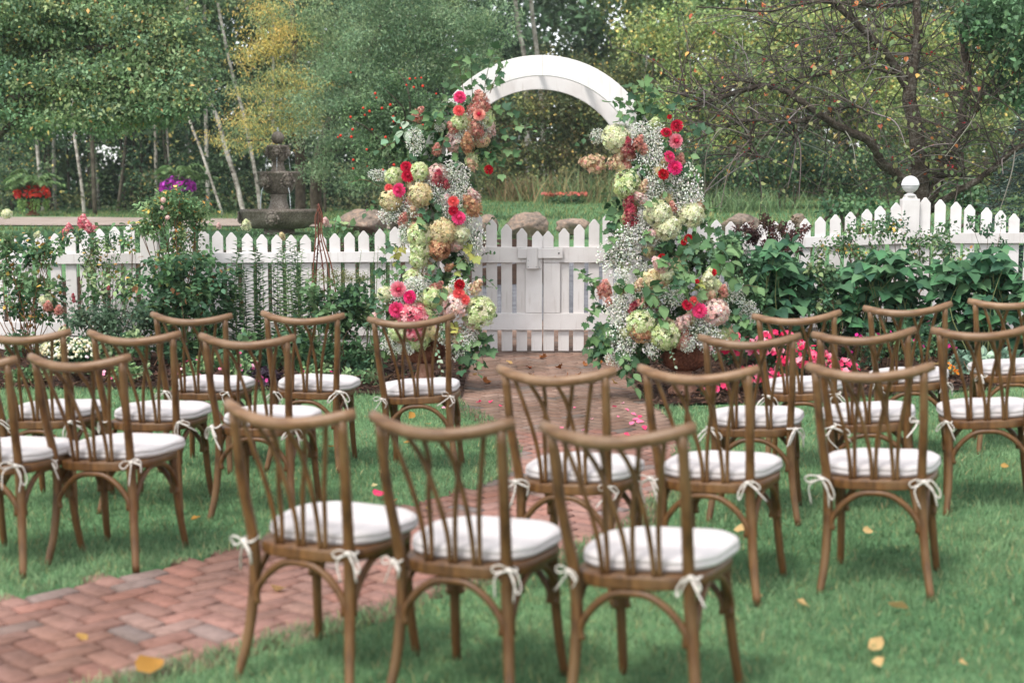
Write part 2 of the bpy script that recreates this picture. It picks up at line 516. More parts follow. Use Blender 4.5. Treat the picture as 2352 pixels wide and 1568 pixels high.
path_o = strip('brick_path', PATH_L, PATH_R, -.02, M_JOINT)
strip('garden_bed_left', [(-7.2, 15.3), (-3, 15.3), (-.41, 15.3)], [(-7.2, 11.72), (-2.6, 11.66), (-.40, 11.2)], .02, M_MULCH, 24, 40, .02)
strip('garden_bed_right', [(1.03, 15.3), (3, 15.3), (7.2, 15.3)], [(1.06, 10.66), (2.5, 10.75), (7.2, 11.1)], .02, M_MULCH, 24, 40, .02)
strip('gravel_court', [(-.9, 18.4), (-1.2, 24.5), (0.2, 28.5)], [(3.5, 18.4), (3.6, 24.5), (4.2, 28.5)], .012, M_GRAVEL, 12, 8)
strip('mulch_bank', [(-7, 17.6), (-6.5, 23), (-6.4, 24), (-3, 27.5), (-1.6, 30)], [(-.92, 18.0), (-.75, 23.3), (.52, 23.7), (.62, 27), (.9, 30)], .022, M_MULCH, 16, 16, .02)
strip('gravel_drive', [(-30, 44), (-13, 42), (-8, 40.5), (-4.5, 36.5), (-2, 32.5)], [(-30, 35), (-12, 33.2), (-8, 33), (-5.6, 32.6), (-3, 31.2)], .03, M_DRIVE, 10, 8)

# ------------------------------------------------------------------ bricks: one 90-degree herringbone lattice turned 45 degrees
def bricks():
    a, b, gap = .210, .105, .016
    ang = math.radians(46)
    ca, sa = math.cos(ang), math.sin(ang)
    out = []
    # explicit tiling: on unit squares (p,q): t=(p-q) mod 4 ; t==0 -> H brick covers (p,q),(p+1,q); t==2 -> V brick covers (p,q),(p,q+1) shifted
    for p in range(-220, 220):
        for q in range(-40, 260):
            t = (p - q) % 4
            if t == 0: cu, cv, o = (p + 1) * b, (q + .5) * b, 0
            elif t == 3: cu, cv, o = (p + .5) * b, (q + 1) * b, 1
            else: continue
            x, y = ca * cu - sa * cv, sa * cu + ca * cv
            if 2.9 < y < 18.6 and -4.2 < x < 1.8: out.append((x, y, o))
    out = np.array(out)
    keep = inside(PATH, out[:, 0], out[:, 1])
    for dx, dy in ((.055, 0), (-.055, 0), (0, .055), (0, -.055)):
        keep |= inside(PATH, out[:, 0] + dx, out[:, 1] + dy)
    out = out[keep]
    hx, hy = a / 2 - gap / 2, b / 2 - gap / 2
    bev = .008
    def brick_geo():
        V = [(sx * hx, sy * hy, -.05) for sx, sy in ((-1, -1), (1, -1), (1, 1), (-1, 1))]
        V += [(sx * hx, sy * hy, -bev) for sx, sy in ((-1, -1), (1, -1), (1, 1), (-1, 1))]
        V += [(sx * (hx - bev), sy * (hy - bev), 0) for sx, sy in ((-1, -1), (1, -1), (1, 1), (-1, 1))]
        F = []
        for l in (0, 4):
            for k in range(4):
                c, d = l + k, l + (k + 1) % 4
                F += [(c, d, d + 4), (c, d + 4, c + 4)]
        F += [(8, 9, 10), (8, 10, 11)]
        return np.array(V, float), np.array(F)
    BV, BF = brick_geo()
    meshes = []
    for k in range(4):
        V = BV.copy(); V[:, 2] += np.where(BV[:, 2] > -.01, RNG.normal(0, .0012, len(V)), 0)
        V[:, :2] *= 1 + RNG.normal(0, .01, 2)
        meshes.append(Geo().add(V, BF).mesh('brick', M_BRICK))
    out = out[np.argsort(out[:, 1])]
    fx = np.abs(out[:, 0] / out[:, 1]) < .41
    vis = fx & (out[:, 1] > 4.3)
    near = np.where(vis)[0][:300]
    nearset = set(near.tolist())
    G = Geo()
    for i, (x, y, o) in enumerate(out):
        z = float(H(x, y)) + RNG.normal(0, .0022)
        rz = ang + (PI / 2 if o else 0) + RNG.normal(0, .012)
        if i in nearset:
            obj('brick', meshes[i % 4], path_o, (x, y, z), (RNG.normal(0, .008), RNG.normal(0, .008), rz))
        else:
            c, s = math.cos(rz), math.sin(rz)
            V = BV.copy(); V = np.stack([c * V[:, 0] - s * V[:, 1] + x, s * V[:, 0] + c * V[:, 1] + y, V[:, 2] + z], 1)
            G.add(V, BF, (RNG.random(),) * 3)
    o = obj('paving', G.mesh('paving', M_BRICK2), path_o)
    o['kind'] = 'stuff'
bricks()

# ------------------------------------------------------------------ lawn grass
def lawn():
    G = Geo()
    tot = 0
    for y0, y1, dens in ((3.6, 5, 6800), (5, 6.5, 5600), (6.5, 8, 4500), (8, 9.5, 3600), (9.5, 11.9, 2700)):
        w = .40 * y1 + .9
        n = int((y1 - y0) * 2 * w * dens)
        x = RNG.uniform(-w, w, n); y = RNG.uniform(y0, y1, n)
        k = ~inside(PATH, x, y) & ~inside(BED_L, x, y) & ~inside(BED_R, x, y)
        x, y = x[k], y[k]; n = len(x)
        # thin, patchy sward
        pat = .5 + .5 * np.sin(x * 2.1 + 1.3 * np.sin(y * 1.7)) * np.sin(y * 2.6 + np.sin(x * 1.1))
        pat2 = .5 + .5 * np.sin(x * 7.3 + 2 * np.sin(y * 5.1)) * np.sin(y * 6.7)
        pos = np.stack([x, y, H(x, y) - .004], 1)
        az = RNG.uniform(0, 2 * PI, n); lean = np.abs(RNG.normal(.5, .32, n))
        d = np.stack([np.cos(az) * np.sin(lean), np.sin(az) * np.sin(lean), np.cos(lean)], 1)
        h = RNG.uniform(.028, .058, n) * (.85 + .3 * pat2)
        wd = RNG.uniform(.0022, .0042, n) * (1 + .06 * (y - 4))
        mot = .5 + .25 * np.sin(x * 23 + 3 * np.sin(y * 9)) + .25 * np.sin(y * 19 + 3 * np.sin(x * 11 + 1))
        base = (L(88, 120, 80) * (1 - pat)[:, None] + L(122, 150, 106) * pat[:, None]) * (.82 + .34 * mot)[:, None]
        c = base * (1 + RNG.normal(0, .22, (n, 1)))
        dry = RNG.random(n) < .075
        c[dry] = pick([L(150, 150, 96), L(168, 156, 110)], int(dry.sum()))
        c = np.clip(c, .01, .8)
        TV = np.array([(-.5, 0, 0), (.5, 0, 0), (-.4, .55, .02), (.4, .55, .02), (0, 1, -.22)], float)
        TF = np.array([(0, 1, 3), (0, 3, 2), (2, 3, 4)])
        inst(G, TV, TF, pos, d, rdir(n), np.stack([wd, h, h], 1), c)
    # grass overhanging the path edges
    o = obj('lawn_grass', G.mesh('lawn_grass', M_GRASS))
    tag(o, 'short mown green lawn grass on both sides of the brick path', 'grass', kind='stuff')
    G = Geo()
    n = 60000
    x = RNG.uniform(-22, 16, n); y = RNG.uniform(29, 52, n)
    k = (np.abs(x) < .42 * y) & ~((x < -3) & (y < 44) & (y > 30.5 - .12 * (x + 3)) & (y < 35 - .8 * (x + 3)))
    k &= ~((x > -1.2) & (x < 4.2) & (y < 30))
    x, y = x[k], y[k]; n = len(x)
    pos = np.stack([x, y, H(x, y)], 1)
    c = pick([L(84, 112, 66), L(106, 126, 78), L(70, 100, 62), L(140, 138, 86)], n, .15)
    inst(G, np.array([(-.5, 0, 0), (.5, 0, 0), (0, 1, -.2)], float), np.array([(0, 1, 2)]), pos, nrm(A(0, 0, 1) + .5 * rdir(n)), rdir(n),
         np.stack([RNG.uniform(.015, .03, n), RNG.uniform(.06, .14, n), np.full(n, .1)], 1), c)
    o = obj('far_grass', G.mesh('far_grass', M_GRASS))
    tag(o, 'rough green grass of the upper lawn behind the fountain and boulders', 'grass', kind='stuff')
lawn()

def mulch_chips():
    G = Geo()
    n = 26000
    x = RNG.uniform(-6.5, 6.5, n); y = RNG.uniform(10.5, 13.6, n)
    k = inside(BED_L, x, y) | inside(BED_R, x, y)
    x, y = x[k], y[k]; n = len(x)
    pos = np.stack([x, y, H(x, y) + RNG.uniform(.02, .05, n)], 1)
    c = pick([L(44, 30, 24), L(70, 48, 38), L(90, 66, 52), L(54, 40, 34)], n, .2)
    inst(G, np.array([(-.5, 0, 0), (.5, 0, 0), (.4, 1, .1), (-.4, 1, 0)], float), np.array([(0, 1, 2), (0, 2, 3)]), pos,
         nrm(rdir(n) * A(1, 1, .35)), nrm(A(0, 0, 1) + .6 * rdir(n)), np.stack([RNG.uniform(.008, .02, n), RNG.uniform(.025, .07, n), np.full(n, .02)], 1), c)
    o = obj('bark_chips', G.mesh('bark_chips', M_TINT))
    tag(o, 'dark brown bark chips covering the flower beds before the fence', 'mulch', kind='stuff')
mulch_chips()

# ------------------------------------------------------------------ arbor, gates, fences, lamp
FY = 14.5                       # depth of the fence line
def fx_(x, Y=FY): return float(P(x, 600, Y)[0])
def fz_(y, Y=FY): return float(P(CX, y, Y)[2])

def arch_band(name, cx, cz, ro, ri, y0, y1, n=40):
    bm = bmesh.new()
    rings = []
    for k in range(n + 1):
        a = PI * k / n
        c, s = math.cos(a), math.sin(a)
        rings.append([bm.verts.new((cx + r * c, y, cz + r * s)) for r, y in ((ri, y0), (ro, y0), (ro, y1), (ri, y1))])
    for k in range(n):
        for j in range(4):
            bm.faces.new((rings[k][j], rings[k][(j + 1) % 4], rings[k + 1][(j + 1) % 4], rings[k + 1][j]))
    bm.faces.new(rings[0]); bm.faces.new(rings[-1][::-1])
    bmesh.ops.recalc_face_normals(bm, faces=bm.faces[:])
    es = [e for e in bm.edges if len(e.link_faces) == 2 and e.calc_face_angle(0) > .8]
    bmesh.ops.bevel(bm, geom=es, offset=.005, segments=2, affect='EDGES')
    for f in bm.faces: f.smooth = False
    me = bpy.data.meshes.new(name); bm.to_mesh(me); bm.free(); me.materials.append(M_WHITE)
    return me

AX = fx_(1240)                   # arch centre line
ARC_R, ARC_W = 1.17, .20
ARC_Z = fz_(137) - ARC_R
arbor = thing('garden_arbor', 'tall white painted arbor with rounded arch over the gate', 'arbor', (AX, FY, 0))
AF, AB = -.42, .55               # front and back planes relative to the fence line
ac = arch_band('front_arch', 0, ARC_Z, ARC_R, ARC_R - ARC_W, AF - .04, AF)
obj('front_arch', ac, arbor)
obj('back_arch', arch_band('back_arch', 0, ARC_Z - .01, ARC_R - .005, ARC_R - ARC_W - .045, AB, AB + .04), arbor)
pm = bm_box('post', -.07, .07, -.05, .05, 0, ARC_Z, M_WHITE, .004)
for s in (-1, 1):
    for yy in (AF - .02 - .035, AB + .02 + .035):
        obj('post', pm, arbor, (s * (ARC_R - ARC_W / 2), yy + (.0 if yy < 0 else 0), 0))
sm = bm_box('slat', -.02, .02, AF + .002, AB - .002, -.03, .03, M_WHITE, .002)
for k in range(7):
    a = PI * (k + .5) / 7
    r = ARC_R - .05
    obj('purlin', sm, arbor, (r * math.cos(a), 0, ARC_Z + r * math.sin(a)), (0, PI / 2 - a, 0))
lm_ = bm_box('side_slat', -.01, .01, AF, AB, -.03, .03, M_WHITE, .002)
for s in (-1, 1):
    for k in range(6):
        obj('side_slat', lm_, arbor, (s * (ARC_R - ARC_W / 2), 0, .25 + k * .27))

def picket_poly(w, z0, z1):
    h = w * .52
    return [(-w / 2, z0), (w / 2, z0), (w / 2, z1 - h), (w * .08, z1), (-w * .08, z1), (-w / 2, z1 - h)]

PW = .110
def add_picket(par, ox, x, y, z0, z1):
    me = bm_prism('picket', picket_poly(PW * RNG.uniform(.985, 1.01), z0, z1), -.010, .010, M_WHITE, .0025)
    return obj('picket', me, par, (x - ox, y, 0), (RNG.normal(0, .004), RNG.normal(0, .006), 0))

GX = fx_(1247)
def gate(side, label):
    s = side
    g = thing('garden_gate', label, 'gate', (GX, FY, 0))
    outer = .93
    for k in range(6):
        x = s * (.062 + .152 * k)
        if x * s + PW / 2 > outer + .02: break
        u = (k / 5.0)
        top = 1.245 + .028 * k + .012 * k * (k - 1) * .5
        add_picket(g, 0, x, .018, .02, min(top, 1.44))
    z = ((.925, 1.085), (.238, .41))
    x0, x1 = (s * .006, s * outer) if s > 0 else (s * outer, s * .006)
    for a, b in z:
        obj('rail', bm_box('rail', x0, x1, -.028, .006, a, b, M_WHITE), g)
    a, b = sorted((s * .008, s * .176))
    obj('stile', bm_box('stile', a, b, -.026, .006, .413, .922, M_WHITE), g)
    a, b = sorted((s * (outer - .10), s * outer))
    obj('stile', bm_box('stile', a, b, -.026, .006, .413, .922, M_WHITE), g)
    if s < 0:
        br = obj('latch_keeper', bm_box('latch_keeper', -.172, -.022, -.045, -.0285, .865, 1.075, M_WHITE), g)
        obj('latch_block', bm_box('latch_block', -.165, -.055, -.085, -.0655, .865, 1.082, M_WHITE), g)
        spk = Geo(); 
        for q, w in ((-.15, .885), (-.07, .885), (-.035, .88), (-.035, .96), (-.15, .95)):
            lathe(spk, [(0, .004), (.005, .003), (.006, 0)], 8, (1, 1, 1), (0, 0, 0)) if False else None
            V = A([(q + .006 * math.cos(t), -.088, w + .006 * math.sin(t)) for t in np.arange(6) * PI / 3] + [(q, -.0895, w)]).reshape(-1, 3)
            spk.add(V, [(6, i, (i + 1) % 6) for i in range(6)], (1, 1, 1))
        obj('screw', spk.mesh('screw', M_METAL), g)
    else:
        obj('latch_bar', bm_box('latch_bar', -.258, .200, -.064, -.0475, .972, 1.072, M_WHITE), g)
        b_ = Geo(); lathe(b_, [(.0, .012), (.008, .008), (.011, 0)], 10)
        obj('bolt', b_.mesh('bolt', M_METAL), g, (.16, -.064, 1.025), (PI / 2, 0, 0))
    for zz in (.33, 1.0):
        h = bm_box('hinge', s * outer - .06, s * outer + .05, -.034, -.0285, zz - .02, zz + .02, M_WHITE, .001)
        obj('hinge', h, g)
    return g
gate(-1, 'left leaf of the white picket gate, with the wooden latch keeper')
gate(1, 'right leaf of the white picket gate, with the sliding latch bar')

def fence(label, xa, xb, posts, topf, railf, z0f, n0):
    f = thing('picket_fence', label, 'fence', (xa, FY, 0))
    n = int(round((xb - xa) / .152))
    for k in range(n):
        x = xa + (k + .5) * (xb - xa) / n
        if any(abs(x - p) < .115 for p in posts): continue
        add_picket(f, xa, x, .018, z0f(x) + .03, topf(x))
    for (zc, hw) in ((0, .053), (1, .07)):
        V = []
        sx = np.linspace(xa, xb, 5)
        for i in range(4):
            a, b = sx[i], sx[i + 1]
            if zc == 0: za, zb = railf(a), railf(b)
            else: za, zb = z0f(a) + .25, z0f(b) + .25
            me = bm_prism('rail', [(a - xa + .001, za - hw), (b - xa - .001, zb - hw), (b - xa - .001, zb + hw), (a - xa + .001, za + hw)], -.028, .006, M_WHITE)
            obj('rail', me, f)
    for p in posts:
        t = topf(p) + .01
        o = obj('post', bm_box('post', -.088, .088, .0, .12, z0f(p) - .05, t - .04, M_WHITE, .006), f, (p - xa, -.045, 0))
        t -= .04
        obj('post_cap', bm_prism('post_cap', [(-.07, t), (.07, t), (.05, t + .03), (-.05, t + .03)], .015, .105, M_WHITE, .004), f, (p - xa, -.045, 0))
    return f
LX0, LX1, LP = fx_(-330), fx_(958), fx_(345)
lowL = [(fx_(22), LP - fx_(22)), (fx_(668), fx_(668) - LP)]
def topL(x):
    c, w = lowL[0] if x < LP else lowL[1]
    return 1.205 + .150 * min(1.2, abs(x - c) / w) ** 2
fence('long white picket fence with scalloped top left of the arbor', LX0, LX1, [LP], topL, lambda x: .97 + .012 * (x - LP) / 2, lambda x: float(H(x, FY)), 0)
RX0, RX1, RP = fx_(1524), fx_(2620), fx_(2087)
def topR(x):
    if x < RP:
        c = fx_(1735); return 1.33 + .235 * min(1, (abs(x - c) / (RP - c))) ** 1.6
    return 1.60 - .21 * min(1, (x - RP) / (fx_(2360) - RP)) ** 1.3
def railR(x): return float(np.interp(x, [RX0, fx_(1690), fx_(1900), RP, RX1], [1.06, 1.093, 1.155, 1.172, 1.18]))
fence('white picket fence with lamp post behind the shrubs right of the arbor', RX0, RX1, [RP], topR, railR, lambda x: float(H(x, FY)), 0)

lp = thing('globe_lamp', 'white round globe lamp on top of the right fence post', 'lamp', (RP, FY + .015, topR(RP) + .0))
G = Geo(); lathe(G, [(0, .0), (.062, .0), (.06, .008), (.045, .018), (.032, .026), (.03, .034), (.04, .038), (.0, .038)], 24)
obj('neck', G.mesh('neck', M_WHITE, True), lp)
R0 = .088; zc = .038 + R0 * .88
th = np.linspace(-PI / 2 + .5, -.08, 9)
G = Geo(); lathe(G, [(R0 * .97 * math.cos(t), zc + R0 * .97 * math.sin(t)) for t in th], 28)
obj('lower_bowl', G.mesh('lower_bowl', M_GLOBE, True), lp)
th = np.linspace(.06, PI / 2, 10)
G = Geo(); lathe(G, [(R0 * math.cos(-.1), zc - .012), (R0 * 1.015, zc - .01), (R0 * 1.015, zc + .006)] + [(R0 * math.cos(t), zc + R0 * math.sin(t)) for t in th], 28)
obj('upper_dome', G.mesh('upper_dome', M_GLOBE, True), lp)

# ------------------------------------------------------------------ chairs
def arc3(a, b, up, n=10):
    """bentwood brace: rises from a, runs over, comes down to b"""
    a, b = np.asarray(a, float), np.asarray(b, float)
    m = (a + b) / 2 + A(0, 0, up)
    q1 = a * .86 + b * .14 + A(0, 0, up * .70); q2 = b * .86 + a * .14 + A(0, 0, up * .70)
    r1 = a * .68 + b * .32 + A(0, 0, up * .95); r2 = b * .68 + a * .32 + A(0, 0, up * .95)
    return spline([a, a + A(0, 0, up * .3), q1, r1, m, r2, q2, b + A(0, 0, up * .3), b], 4)

def seat_outline(n, wf, wb, yb, yf, k=3.2):
    t = np.linspace(0, 2 * PI, n, endpoint=False)
    c, s = np.cos(t), np.sin(t)
    x = np.sign(c) * np.abs(c) ** (2 / k); y = np.sign(s) * np.abs(s) ** (2 / k)
    w = (wb + (wf - wb) * (y + 1) / 2) / 2
    return np.stack([x * w, (yf + yb) / 2 + y * (yf - yb) / 2], 1)

def loft(G, rings, col=(1, 1, 1), capb=True, capt=True):
    n = len(rings[0]); V = np.concatenate(rings); F = []
    for i in range(len(rings) - 1):
        for k in range(n):
            a, b = i * n + k, i * n + (k + 1) % n
            F += [(a, b, b + n), (a, b + n, a + n)]
    ex = []
    if capt:
        ex.append(rings[-1].mean(0)); c = len(V) + len(ex) - 1; o = (len(rings) - 1) * n
        F += [(c, o + k, o + (k + 1) % n) for k in range(n)]
    if capb:
        ex.append(rings[0].mean(0)); c = len(V) + len(ex) - 1
        F += [(c, (k + 1) % n, k) for k in range(n)]
    if ex: V = np.vstack([V] + ex)
    return G.add(V, F, col)

def chair_meshes():
    D = {}
    # top rail: bowed backwards, dipping a little in the middle
    t = np.linspace(-1, 1, 17)
    pts = np.stack([.25 * t, -.26 - .075 * (1 - t ** 2), .878 - .036 * (1 - t ** 2)], 1)
    G = Geo(); tube(G, pts, np.where(np.abs(t) > .97, .0165, .0195), 12, flat=1.0)
    D['top_rail'] = G.mesh('top_rail', M_WOOD_RAIL, True)
    railpt = lambda x: A(x, -.26 - .075 * (1 - (x / .25) ** 2), .868 - .036 * (1 - (x / .25) ** 2))
    for s, nm in ((-1, 'rl'), (1, 'rr')):
        pts = spline([railpt(s * .213), (s * .206, -.252, .66), (s * .191, -.212, .47), (s * .189, -.205, .33), (s * .202, -.228, .14), (s * .224, -.268, -.01)], 5)
        G = Geo(); tube(G, pts, np.interp(np.linspace(0, 1, len(pts)), [0, .45, .6, 1], [.0165, .0200, .0205, .0160]), 10)
        D[nm] = G.mesh('rear_leg', M_WOOD, True)
        pts = spline([(s * .185, .165, .43), (s * .190, .172, .30), (s * .198, .190, .13), (s * .208, .215, -.01)], 5)
        G = Geo(); tube(G, pts, np.linspace(.0205, .0155, len(pts)), 10)
        D['f' + ('l' if s < 0 else 'r')] = G.mesh('front_leg', M_WOOD, True)
        G = Geo(); tube(G, arc3((s * .200, -.196, .245), (s * .204, .160, .245), .165), .0125, 8)
        D['b' + nm] = G.mesh('side_brace', M_WOOD, True)
    G = Geo(); tube(G, arc3((-.172, -.216, .245), (.172, -.216, .245), .155), .0128, 8)
    D['bback'] = G.mesh('rear_brace', M_WOOD, True)
    G = Geo(); tube(G, arc3((-.168, .178, .245), (.168, .178, .245), .155), .0128, 8)
    D['bfront'] = G.mesh('front_brace', M_WOOD, True)
    tops = {(-1, -.086): -.165, (1, -.086): -.028, (-1, 0.): -.092, (1, 0.): .092, (-1, .086): .028, (1, .086): .165}
    for k, ((s, x0), xt) in enumerate(tops.items()):
        top = railpt(xt); dy = .0075 * (1 if s > 0 else -1)
        pts = spline([(x0 + s * .008, -.204 + dy * .3, .445), (x0 + s * .010, -.214 + dy, .54), (x0 + (xt - x0) * .30, -.238 + dy, .64), (x0 + (xt - x0) * .66, -.272 + dy, .76), top], 5)
        G = Geo(); tube(G, pts, .0088, 7)
        D['s%d' % k] = G.mesh('back_slat', M_WOOD, True)
    ol = lambda w, z, g=0: np.column_stack([seat_outline(44, .485 + w, .43 + w, -.228 - g, .235 + g), np.full(44, z)])
    G = Geo(); loft(G, [ol(-.012, .413), ol(0, .417), ol(0, .446), ol(-.012, .450)])
    D['seat'] = G.mesh('seat_frame', M_WOOD, True)
    G = Geo()
    rings = []
    for w, z in ((-.05, .4515), (-.004, .4530), (.012, .463), (.014, .4735), (.004, .4765), (.013, .4800), (.006, .493), (-.03, .503), (-.10, .508), (-.22, .512)):
        o = np.column_stack([seat_outline(44, .490 + w, .425 + w, -.178 - w / 2, .246 + w / 2), np.full(44, z)]); rings.append(o)
    for r in rings[2:]:
        r[:, 2] += .0025 * np.sin(r[:, 0] * 31 + 1) * np.sin(r[:, 1] * 27)
    loft(G, rings)
    D['cushion'] = G.mesh('cushion', M_COTTON, True)
    D['bow'] = []
    for v in range(4):
        G = Geo()
        r = np.random.default_rng(40 + v)
        ring = [(.022 * math.cos(a), .022 * math.sin(a), .004 * math.sin(2 * a)) for a in np.linspace(0, 2 * PI, 13)]
        tube(G, ring, .0042, 5, flat=.7, cap=False)
        kn = A(0, -.024, 0)
        tube(G, [kn + A(-.010, 0, 0), kn, kn + A(.010, 0, 0)], .009, 6)
        for s in (-1, 1):
            lw, lh = r.uniform(.035, .06), r.uniform(.008, .02)
            dz = r.uniform(-.055, .005)
            lp_ = [kn, kn + A(s * lw * .5, -.012, dz * .3 + lh), kn + A(s * lw, -.014, dz + lh * .3), kn + A(s * lw * .85, -.010, dz - lh), kn + A(s * lw * .4, -.008, dz * .4 - lh * .5), kn]
            tube(G, spline(lp_, 5), .0042, 5, flat=.6)
            tl = [kn, kn + A(s * r.uniform(.01, .05), -.012, -.03), kn + A(s * r.uniform(.02, .07), -.008, -r.uniform(.06, .10))]
            tube(G, spline(tl, 5), .0045, 5, flat=.6)
        D['bow'].append(G.mesh('bow', M_TAPE, True))
    return D
CH = chair_meshes()
def reshape_chair():
    for k, m in CH.items():
        for me in (m if isinstance(m, list) else [m]):
            if k == 'bow': continue
            v = np.empty(len(me.vertices) * 3); me.vertices.foreach_get('co', v); v = v.reshape(-1, 3)
            v[:, 0] *= .96; v[:, 1] *= .98
            if k != 'cushion': v[:, 2] = np.where(v[:, 2] > .45, .45 + (v[:, 2] - .45) * 1.07, v[:, 2])
            me.vertices.foreach_set('co', v.ravel()); me.update()
reshape_chair()

def chair(x, y, head, roll, label, group, tone=1.0):
    """x, y: where the middle of the top rail stands"""
    h, r = math.radians(-head), math.radians(-roll * .8)
    q = Quaternion((0, 0, 1), h) @ Quaternion((0, 1, 0), r)
    o = q @ Vector((0, -.255, .905))
    x, y = x - o.x, y - o.y
    z = float(H(x, y)) + .004
    c = thing('cross_back_chair', label, 'chair', (x, y, z), (0, 0, 0), group)
    c.rotation_mode = 'QUATERNION'
    c.rotation_quaternion = q
    obj('top_rail', CH['top_rail'], c)
    obj('rear_leg', CH['rl'], c); obj('rear_leg', CH['rr'], c)
    obj('front_leg', CH['fl'], c); obj('front_leg', CH['fr'], c)
    for k in range(6): obj('back_slat', CH['s%d' % k], c)
    obj('seat_frame', CH['seat'], c)
    obj('side_brace', CH['brl'], c); obj('side_brace', CH['brr'], c)
    obj('rear_brace', CH['bback'], c); obj('front_brace', CH['bfront'], c)
    k = RNG.uniform(.99, 1.02)
    cu = obj('cushion', CH['cushion'], c, (RNG.normal(0, .005), .012 + RNG.normal(0, .004), 0), (0, 0, RNG.normal(0, .025)), (k, k, 1))
    for s in (-1, 1):
        obj('bow', CH['bow'][RNG.integers(0, 4)], cu, (s * .191, -.222, .452 + RNG.uniform(-.004, .012)), (RNG.normal(0, .15), RNG.normal(0, .25), s * .25 + RNG.normal(0, .35)), RNG.uniform(.75, 1.15))
    tn = tone * RNG.uniform(.86, 1.1); wr = RNG.uniform(-.03, .03)
    for ch in c.children: ch.color = (tn * (1 + wr), tn, tn * (1 - wr), 1)
    return c
GA, GL = 'chairs right of the aisle', 'chairs left of the aisle'
CHAIRS = [
 (-0.701, 4.452, 25, -0.4, 'wooden cross-back chair nearest the camera, left of the three, brick path under it', GA, 1),
 (-0.211, 4.247, 24, 1.3, 'middle one of the three nearest wooden cross-back chairs', GA, 0.88),
 (0.309, 4.126, 25, 4.2, 'rightmost of the three nearest wooden cross-back chairs, largest in view', GA, 0.88),
 (0.171, 5.449, 22, 1.8, 'honey-coloured cross-back chair standing on the bricks in the middle of the aisle', GA, 1.3),
 (0.722, 5.481, 25, 2.9, 'cross-back chair in second row, between the chair on the bricks and the grass-end chair', GA, 1.12),
 (1.391, 5.494, 21, 3.3, 'cross-back chair in second row on open lawn, furthest right of that row', GA, 1),
 (1.136, 6.777, 14, 2.6, 'cross-back chair in third row, beside the path in front of the right urn', GA, 1),
 (1.688, 6.801, 15, 5.1, 'cross-back chair in third row before the pink flower bed, second from path', GA, 1),
 (2.26, 6.783, 15, 5.2, 'cross-back chair in third row cut off by the right picture edge', GA, 1.08),
 (1.585, 7.902, 15, 4.7, 'cross-back chair in front row right of the aisle, against the pink begonias', GA, 1.15),
 (2.25, 8.078, 14, 4.9, 'cross-back chair in front row right, before the broad-leaved hydrangeas', GA, 1.15),
 (2.911, 8.27, 13, 4.5, 'cross-back chair in front row at the far right picture edge', GA, 1.2),
 (-1.821, 5.965, 15, 1.9, 'cross-back chair nearest on the left lawn, its four legs all showing on the grass', GL, 1),
 (-2.257, 5.852, 15, 1.7, 'cross-back chair nearest on the left lawn, cut off by the left edge', GL, 1),
 (-2.421, 7.055, 9, 1.6, 'cross-back chair in second left row, cut off by the left picture edge', GL, 1),
 (-1.862, 6.992, 9, 0.3, 'cross-back chair in the middle of the second left row, bow hanging down its leg', GL, 1),
 (-1.276, 6.834, 10, 0.3, 'cross-back chair at the path end of the second left row', GL, 1),
 (-1.82, 8.064, 9, -0.2, 'cross-back chair in front left row, before the leafy peony shrub', GL, 1),
 (-1.19, 8.077, 7, -1.2, 'cross-back chair in front left row, before the tall phlox stems', GL, 1),
 (-0.563, 7.91, 3, 3.5, 'cross-back chair in front left row beside the path, left urn behind its slats', GL, 1),
]
for a in CHAIRS: chair(*a)

# ------------------------------------------------------------------ urns
def urn(x, y, s, label):
    z = float(H(x, y)) + .015
    u = thing('garden_urn', label, 'urn', (x, y, z))
    fl = lambda a, zz: 1 + .035 * np.abs(np.cos(a * 9))
    G = Geo(); V = []
    for k in range(4):
        pass
    lathe(G, [(0, .0), (.13, .0), (.14, .02), (.125, .035), (.085, .075), (.066, .13), (.06, .175), (.075, .19), (.0, .19)], 32)
    obj('foot', G.mesh('foot', M_TERRA, True), u, scale=s)
    G = Geo()
    lathe(G, [(.05, .185), (.10, .195), (.155, .23), (.178, .28), (.172, .33), (.145, .365)], 72, rfun=fl)
    lathe(G, [(.145, .365), (.12, .385), (.112, .42), (.13, .46), (.17, .485), (.20, .495), (.20, .51), (.17, .512), (.13, .48), (.09, .46), (0, .45)], 40)
    obj('bowl', G.mesh('bowl', M_RUST, True), u, scale=s)
    return u
UL = P(975, 878, 11.9); UR = P(1570, 912, 11.25)
UL[2] = float(H(UL[0], UL[1])); UR[2] = float(H(UR[0], UR[1]))
urn(UL[0], UL[1], .98, 'rust-brown urn left of the path, half hidden by blooms and a chair back')
urn(UR[0], UR[1], 1.0, 'fluted rust-brown urn on pale foot right of the path')

